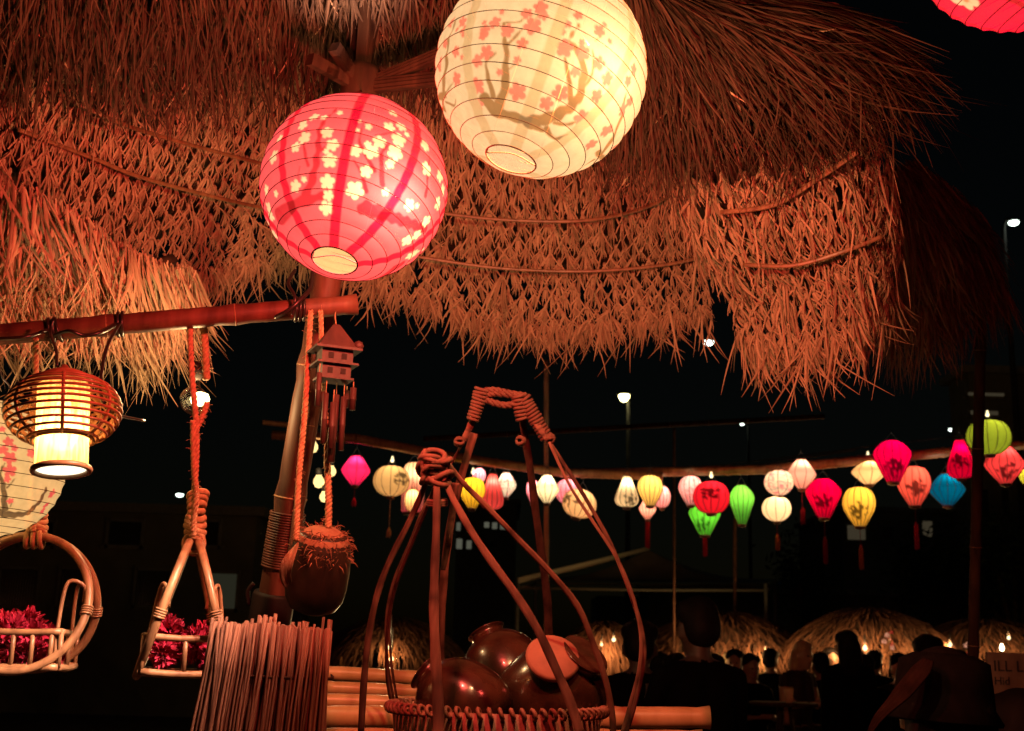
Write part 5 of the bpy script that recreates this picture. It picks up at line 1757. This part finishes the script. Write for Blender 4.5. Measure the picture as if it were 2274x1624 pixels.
# ------------------------------------------------------------------ people
def blob_mesh(parts, voxel):
    mb = MB()
    for pts, rad in parts:
        pts = [Vector(p) for p in pts]
        n = max(6, len(pts) * 4)
        C_ = curve(pts, n)
        Rv = [Vector((r_, 0, 0)) if not hasattr(r_, '__len__') else Vector((r_[0], 0, 0)) for r_ in rad]
        rr = [cr(Rv, i / (n - 1)).x for i in range(n)]
        mb.tube(C_, rr, 14)
        for e, r_ in ((C_[0], rr[0]), (C_[-1], rr[-1])):
            mb.lathe([(max(.001, r_ * math.sin(t)), r_ * math.cos(t)) for t in np.linspace(.05, math.pi - .05, 8)], Matrix.Translation(e), 12)
    me = bpy.data.meshes.new('tmp')
    me.from_pydata([tuple(v) for v in mb.v], [], mb.f)
    o = bpy.data.objects.new('tmp', me)
    col.objects.link(o)
    md = o.modifiers.new('r', 'REMESH'); md.mode = 'VOXEL'; md.voxel_size = voxel
    sm = o.modifiers.new('s', 'SMOOTH'); sm.factor = .5; sm.iterations = 4
    dg = bpy.context.evaluated_depsgraph_get()
    res = bpy.data.meshes.new_from_object(o.evaluated_get(dg))
    bpy.data.objects.remove(o)
    res.polygons.foreach_set('use_smooth', [True] * len(res.polygons))
    return res
def person(u, v, d, hpx, face, label, shirt, skin=(.45, .25, .17), hair=(.005, .004, .004), sit=False, arms='down', voxel=.016, hairlen=.5, bow=0.0, bare=False, headz=None):
    """u, v = middle of the head in the picture; hpx = head height; face = heading of the body (0 faces the camera)"""
    H = at(u, v, d)
    hh = .235
    base = Vector((H.x, H.y, 0))
    eye = H.z - 0.0
    neck = eye - hh * .62
    k = 1.0
    sh = neck - .06
    hip = sh - .50
    root = empty('person', base, label, 'person')
    F = Matrix.Rotation(face, 3, 'Z')
    def L(x, y, z):
        return base + (F @ Vector((x, y, 0))) + Vector((0, 0, z))
    parts = []
    fx = -1  # body faces local -y
    hc = (0, -bow, eye)
    # head: skull, jaw, nose, ears
    parts.append(([L(0, .012 - bow, eye + .055), L(0, -.004 - bow, eye - .01), L(0, -.022 - bow, eye - .075)], [.082, .086, .056]))
    parts.append(([L(0, -.088 - bow, eye + .012), L(0, -.112 - bow, eye - .026)], [.012, .016]))
    for s in (-1, 1):
        parts.append(([L(s * .086, .0 - bow, eye + .01), L(s * .09, .004 - bow, eye - .03)], [.016, .013]))
    parts.append(([L(0, .015 - bow, eye - .07), L(0, .02 - bow * .6, neck), L(0, .02 - bow * .3, sh + .02)], [.055, .052, .062]))
    # torso
    parts.append(([L(-.15, .02 - bow * .3, sh), L(0, .015 - bow * .3, sh + .02), L(.15, .02 - bow * .3, sh)], [.062, .078, .062]))
    for s in (-.07, .07):
        parts.append(([L(s, .01 - bow * .3, sh - .03), L(s, 0 - bow * .2, sh - .2), L(s * .9, .0, sh - .36), L(s, .0, hip)], [.098, .108, .095, .11]))
    # legs
    for s in (-1, 1):
        if sit:
            zk = max(.42, hip - .06)
            parts.append(([L(s * .09, 0, hip), L(s * .11, -.22, hip - .02), L(s * .12, -.42, zk)], [.095, .082, .062]))
            parts.append(([L(s * .12, -.42, zk), L(s * .12, -.40, zk * .5), L(s * .12, -.38, .08)], [.060, .056, .042]))
            parts.append(([L(s * .12, -.36, .05), L(s * .12, -.52, .045)], [.045, .036]))
        else:
            parts.append(([L(s * .09, 0, hip), L(s * .10, -.01, hip * .55), L(s * .10, .0, hip * .5)], [.098, .068, .062]))
            parts.append(([L(s * .10, .0, hip * .5), L(s * .10, .02, hip * .3), L(s * .10, .01, .08)], [.060, .060, .042]))
            parts.append(([L(s * .10, .02, .05), L(s * .11, -.15, .04)], [.045, .034]))
        # arms
        if arms == 'down':
            A_ = [(s * .185, .02 - bow * .3, sh), (s * .22, .03, sh - .28), (s * .21, -.03, sh - .52)]
        elif arms == 'table':
            A_ = [(s * .185, .02 - bow * .3, sh), (s * .24, -.04, sh - .26), (s * .08, -.26, sh - .24)]
        else:
            A_ = [(s * .185, .02, sh), (s * .25, -.06, sh - .27), (s * .10, -.26, sh - .12)]
        parts.append(([L(*A_[0]), L(*[(A_[0][i] + A_[1][i]) / 2 for i in range(3)]), L(*A_[1])], [.056, .048, .040]))
        parts.append(([L(*A_[1]), L(*[(A_[1][i] + A_[2][i]) / 2 for i in range(3)]), L(*A_[2])], [.040, .036, .026]))
        hv = (Vector(A_[2]) - Vector(A_[1])).normalized()
        hb = Vector(A_[2])
        sdv = hv.cross(Vector((0, 1, .2))).normalized()
        for q in range(4):
            o_ = sdv * ((q - 1.5) * .019)
            p0, p1, p2 = hb + o_ * .6, hb + hv * .07 + o_, hb + hv * (.125 + (.012 if q in (1, 2) else 0)) + o_ * 1.1 + Vector((0, -.012, 0))
            parts.append(([L(*p0), L(*p1), L(*p2)], [.016, .012, .009]))
        p0, p1 = hb + sdv * .012, hb + hv * .05 + sdv * .048
        parts.append(([L(*p0), L(*p1)], [.014, .010]))
    me = blob_mesh(parts, voxel)
    # clothes and skin by region
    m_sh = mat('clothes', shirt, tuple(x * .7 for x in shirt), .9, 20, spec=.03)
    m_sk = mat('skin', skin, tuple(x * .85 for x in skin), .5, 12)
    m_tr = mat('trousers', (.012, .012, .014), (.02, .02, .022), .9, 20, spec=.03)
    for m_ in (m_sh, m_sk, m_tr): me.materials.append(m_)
    idx = []
    Fi = F.transposed()
    handz = sh - .40
    for p in me.polygons:
        c = p.center
        l = Fi @ Vector((c.x - base.x, c.y - base.y, 0))
        out = abs(l.x) > .155
        m_ = 0
        if c.z > sh + .075: m_ = 1
        elif c.z < hip - .02 and not (arms == 'down' and out): m_ = 2 if c.z > .09 else 2
        elif arms == 'down' and out and c.z < sh - .5: m_ = 1
        elif arms != 'down' and l.y < -.16 and c.z > hip + .06: m_ = 1
        if bare and (abs(l.x) > .15 and c.z < sh - .08 and c.z > hip + .05): m_ = 1
        idx.append(m_)
    me.polygons.foreach_set('material_index', idx)
    me.transform(Matrix.Translation(-base))
    o = bpy.data.objects.new('body', me)
    col.objects.link(o); o.parent = root; WPOS[o.name] = base.copy()
    # hair
    hp = [([L(0, .025 - bow, eye + .075), L(0, .045 - bow, eye + .01)], [.088, .088])]
    hp.append(([L(-.05, .0 - bow, eye + .085), L(.05, .0 - bow, eye + .085)], [.058, .058]))
    if hairlen > .3:
        for s in (-.05, 0, .05):
            hp.append(([L(s, .06 - bow, eye + .02), L(s * 1.1, .085 - bow, eye - .10), L(s, .08 - bow * .6, eye - hairlen * .45)], [.055, .05, .03]))
    hm = blob_mesh(hp, voxel)
    hm.materials.append(mat('hair', hair, tuple(x * 1.6 for x in hair), .6, 40, (1, 1, .1), .4, spec=.08))
    hm.transform(Matrix.Translation(-base))
    o = bpy.data.objects.new('hair', hm)
    col.objects.link(o); o.parent = root; WPOS[o.name] = base.copy()
    # eyes and mouth for those turned to us
    if abs(face) < 1.2:
        mb = MB()
        for s in (-1, 1):
            mb.lathe([(.001, -.010), (.008, -.006), (.010, 0), (.008, .006), (.001, .010)], Matrix.Translation(L(s * .034, -.082 - bow, eye + .006)), 8)
        mb.build('eyes', mat('eye', (.02, .015, .012), None, .3), root)
        mb = MB()
        mb.tube([L(-.024, -.078 - bow, eye - .058), L(0, -.086 - bow, eye - .060), L(.024, -.078 - bow, eye - .058)], [.004, .007, .004], 8)
        mb.build('mouth', mat('lips', (.30, .08, .07), None, .5), root)
    return root, L, eye, sh
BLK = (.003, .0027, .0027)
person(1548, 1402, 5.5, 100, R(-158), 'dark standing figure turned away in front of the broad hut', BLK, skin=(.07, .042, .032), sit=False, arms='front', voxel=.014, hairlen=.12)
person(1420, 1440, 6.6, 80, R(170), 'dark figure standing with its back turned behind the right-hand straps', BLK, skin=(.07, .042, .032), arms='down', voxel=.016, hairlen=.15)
person(1632, 1474, 13, 36, R(-20), 'small dark-shirted person with short black hair seated under the broad hut', (.02, .016, .016), sit=True, arms='table', voxel=.02, hairlen=.1)
person(1768, 1458, 12.0, 40, R(35), 'bare-armed person with light hair leaning over a table', (.05, .035, .03), hair=(.40, .26, .15), sit=True, arms='table', voxel=.02, hairlen=.6, bow=.10, bare=True)
rp_, L_, ey_, sh_ = person(2000, 1487, 11.5, 40, R(8), 'person facing us in a dark jacket with a pale collar', (.02, .016, .018), skin=(.62, .30, .24), sit=True, arms='table', voxel=.018, hairlen=.1)
mb = MB()
for s in (-1, 1):
    mb.ribbon([L_(s * .06, -.06, sh_ + .06), L_(s * .05, -.10, sh_ + .02), L_(s * .012, -.13, sh_ - .05)], [.03, .045, .02], Vector((1, 0, .4 * s)), .004)
mb.build('collar', mat('pale collar', (.7, .6, .48), (.8, .7, .55), .7, 20), rp_)
mb = MB()
mb.ribbon([L_(0, -.125, sh_ - .04), L_(0, -.145, sh_ - .16), L_(0, -.13, sh_ - .30)], [.05, .07, .06], Vector((1, 0, 0)), .006)
mb.build('shirt_front', mat('pale shirt', (.65, .55, .42), (.75, .65, .5), .8, 20), rp_)
person(2062, 1462, 8.0, 50, R(150), 'dark-haired person seen from behind left of the dark post', BLK, sit=True, voxel=.018, hairlen=.3)
person(1942, 1474, 14, 30, R(160), 'dark seated guest under the tall hut, left of the one facing us', BLK, sit=True, voxel=.022, hairlen=.2)
person(1972, 1462, 15.5, 28, R(200), 'dark guest farthest back under the tall hut', BLK, sit=True, voxel=.022, hairlen=.2)
person(1880, 1440, 10.5, 45, R(185), 'dark standing guest below the pair of bulbs', BLK, sit=False, voxel=.02, hairlen=.5)
person(1500, 1498, 9, 50, R(200), 'dark head and shoulders of a seated guest beside the standing figure', BLK, sit=True, voxel=.02, hairlen=.2)
GUESTS = [(1668, 1486, 12, 'hunched dark guest between the black-haired one and the bare-armed one', 20), (1712, 1470, 14, 'dark guest with head turned under the second bulb of the broad hut', 150), (1822, 1482, 12.5, 'dark guest beside the bare-armed person, back turned', 190), (1846, 1466, 15, 'small dark guest far under the tall hut, before its left post', 10),
          (1462, 1490, 10, 'dark guest low behind the thin right-hand strap', 160), (2128, 1482, 11, 'dark guest between the hat and the end hut', 200), (1588, 1492, 10.5, 'dark guest right behind the standing figure', 30), (1918, 1490, 11, 'dark guest with long hair below the brighter bulb', 175)]
for (u, v, d, lab, fc) in GUESTS:
    person(u, v, d, 36, R(fc), lab, BLK, skin=(.28, .16, .11), sit=True, arms='table', voxel=.024, hairlen=.2 + .3 * (u % 2))
rp_, L_, ey_, sh_ = person(2092, 1588, 2.9, 200, R(176), 'large dark figure in a wide soft hat close to the camera', BLK, sit=True, voxel=.012, hairlen=.5)
mb = MB()
Hh = L_(0, .02, ey_ + .03)
mb.lathe([(.02, .115), (.07, .112), (.104, .095), (.112, .03), (.116, -.01), (.135, -.04), (.132, -.046), (.108, -.016), (.1, .02), (.05, .10), (.01, .105)], frame(Hh, Vector((.06, 0, 1))), 36)
mb.build('hat', mat('black felt hat', (.004, .0035, .0035), (.007, .006, .006), .9, 30, spec=.02), rp_)
person(2262, 1650, 3.6, 120, R(185), 'dark figure at the edge beside the notice board', BLK, sit=True, voxel=.016, hairlen=.4)
# dry brown leaf strap leaning before the hat
mb = MB()
mb.ribbon(curve([at(1925, 1640, 2.7), at(1950, 1596, 2.72), at(1998, 1545, 2.75), at(2040, 1495, 2.78), at(2062, 1466, 2.8)], 20), [px(w, 2.75) for w in np.interp(range(20), [0, 4, 10, 15, 19], [6, 18, 44, 46, 26])], RT + UP * .5, .004)
tag(mb.build('dry_palm_leaf', mat('dry brown leaf', (.008, .0045, .004), (.022, .011, .009), .9, 30, (1, 1, .1), .3, spec=.01)), 'long dry brown palm leaf leaning left of the dark hat', 'leaf')

# tables under the huts
for (u, v, d, w, lab) in [(1500, 1545, 7.5, 190, 'dark round table with a pale cup, beside the right-hand straps'), (1740, 1560, 10, 150, 'dark low table before the bare-armed person')]:
    P_ = at(u, v, d)
    root = empty('cafe_table', (P_.x, P_.y, 0), lab, 'table')
    r_ = px(w / 2, d)
    mb = MB()
    mb.lathe([(r_ * .96, P_.z - .03), (r_, P_.z - .02), (r_, P_.z - .004), (r_ * .98, P_.z)], Matrix.Translation((P_.x, P_.y, 0)), 30)
    mb.build('top', M_DARKWOOD, root)
    for k in range(3):
        a = k * 2.09
        mb = MB()
        mb.tube([Vector((P_.x + .05 * math.cos(a), P_.y + .05 * math.sin(a), P_.z - .03)), Vector((P_.x + r_ * .7 * math.cos(a), P_.y + r_ * .7 * math.sin(a), 0))], .018, 8)
        mb.build('leg', M_DARKWOOD, root)
    cup = MB()
    q = .04
    cup.lathe([(q * .6, 0), (q * .7, .004), (q, .11), (q * .94, .11), (q * .62, .012), (.002, .012)], Matrix.Translation((P_.x + .02, P_.y - r_ * .4, P_.z + .001)), 20)
    tag(cup.build('paper_cup', mat('paper cup', (.55, .36, .22), (.65, .45, .28), .7, 20)), 'pale paper cup standing on the ' + ('round table beside the straps' if d < 9 else 'low table before the bare-armed person'), 'cup')

# ------------------------------------------------------------------ parked car with blue glow
CP = at(1752, 1312, 75)
car = empty('parked_car', (CP.x, CP.y, CP.z - .75), 'small parked blue car glinting above the dark wall', 'car')
def carp(x, y, z): return Vector((CP.x + x, CP.y + y, CP.z - .75 + z))
side = [(-2.0, .35), (-2.05, .7), (-1.75, .88), (-1.0, .95), (-.5, 1.4), (.75, 1.42), (1.35, .98), (2.0, .9), (2.05, .5), (1.95, .32)]
mb = MB()
vs_ = [carp(x, -.85, z) for x, z in side] + [carp(x, .85, z) for x, z in side]
n_ = len(side)
mb.add(vs_, [tuple(range(n_)), tuple(reversed(range(n_, 2 * n_)))] + [(i, i + n_, (i + 1) % n_ + n_, (i + 1) % n_) for i in range(n_)])
o = mb.build('body', mat('blue car paint', (.02, .06, .35), (.02, .07, .4), .25, 5, coat=.5), car, smooth=False)
bv = o.modifiers.new('b', 'BEVEL'); bv.width = .08; bv.segments = 3
for x0, x1 in ((-.85, .05), (.12, 1.0)):
    mb = MB()
    mb.add([carp(x0, -.862, .98), carp(x1, -.862, .98), carp(min(x1, .72), -.862, 1.34), carp(max(x0, -.5), -.862, 1.34)], [(0, 1, 2, 3)])
    o = mb.build('window', M_GLASSD, car, smooth=False)
    sl = o.modifiers.new('s', 'SOLIDIFY'); sl.thickness = .01
for x in (-1.25, 1.25):
    for y in (-.8, .8):
        mb = MB()
        mb.lathe([(.18, -.1), (.30, -.1), (.33, -.06), (.33, .06), (.30, .1), (.18, .1)], frame(carp(x, y, .33), Vector((0, 1, 0))), 20)
        w_ = mb.build('wheel', M_BLACK, car)
for x, m_ in ((-2.02, emis('headlight', (1, .9, .6), 2.5, False)), (2.02, emis('tail light', (1, .2, .2), 1.5, False))):
    for y in (-.6, .6):
        mb = MB()
        mb.lathe([(.02, -.06), (.09, -.05), (.1, 0), (.06, .04)], frame(carp(x, y - .3, .68), Vector((0, 1, .1))), 12)
        mb.build('light', m_, car)
tag(MB.build((lambda b: (b.box(Matrix.Translation((CP.x + 3, CP.y, (CP.z - .75) / 2)), 30, 6, max(.1, CP.z - .752)), b)[1])(MB()), 'terrace', M_WALL), kind='structure')

# ------------------------------------------------------------------ dark trees
def tree(u, vtop, d, wpx, label, seed, n=1500):
    T_ = at(u, vtop, d)
    rr = px(wpx / 2, d)
    base = Vector((T_.x, T_.y, 0))
    root = empty('tree', base, label, 'tree', 'dark trees beyond the lantern rail')
    rd = random.Random(seed)
    ht = T_.z
    mb = MB()
    mb.tube([base, base + Vector((.1, 0, ht * .3)), base + Vector((0, .1, ht * .6))], [.22, .16, .08], 10)
    limbs = []
    for k in range(7):
        a = k * .9
        e = base + Vector((math.cos(a) * rr * .6, math.sin(a) * rr * .6, ht * rd.uniform(.55, .9)))
        mb.tube([base + Vector((0, 0, ht * .4)), base.lerp(e, .6) + Vector((0, 0, ht * .25)), e], [.09, .05, .02], 7)
        limbs.append(e)
    mb.build('trunk', M_BARK, root)
    mb = MB()
    for i in range(n):
        e = rd.choice(limbs)
        P_ = e + Vector((rd.gauss(0, rr * .28), rd.gauss(0, rr * .28), rd.gauss(0, ht * .09)))
        d1 = Vector((rd.gauss(0, 1), rd.gauss(0, 1), rd.gauss(-.3, .7))).normalized()
        l = rd.uniform(.12, .3)
        mb.cur = rd.random()
        mb.ribbon([P_, P_ + d1 * l * .5, P_ + d1 * l], [.02, .10, .01], d1.orthogonal())
    mb.build('crown', M_LEAF, root)
tree(2090, 1150, 30, 230, 'dark leafy tree below the blue lantern', 1)
tree(2240, 1170, 27, 220, 'dark leafy tree below the coral diamond lantern', 2)
tree(1790, 1160, 34, 150, 'small dark tree below the peach lantern, near a faint lamp', 3, 900)
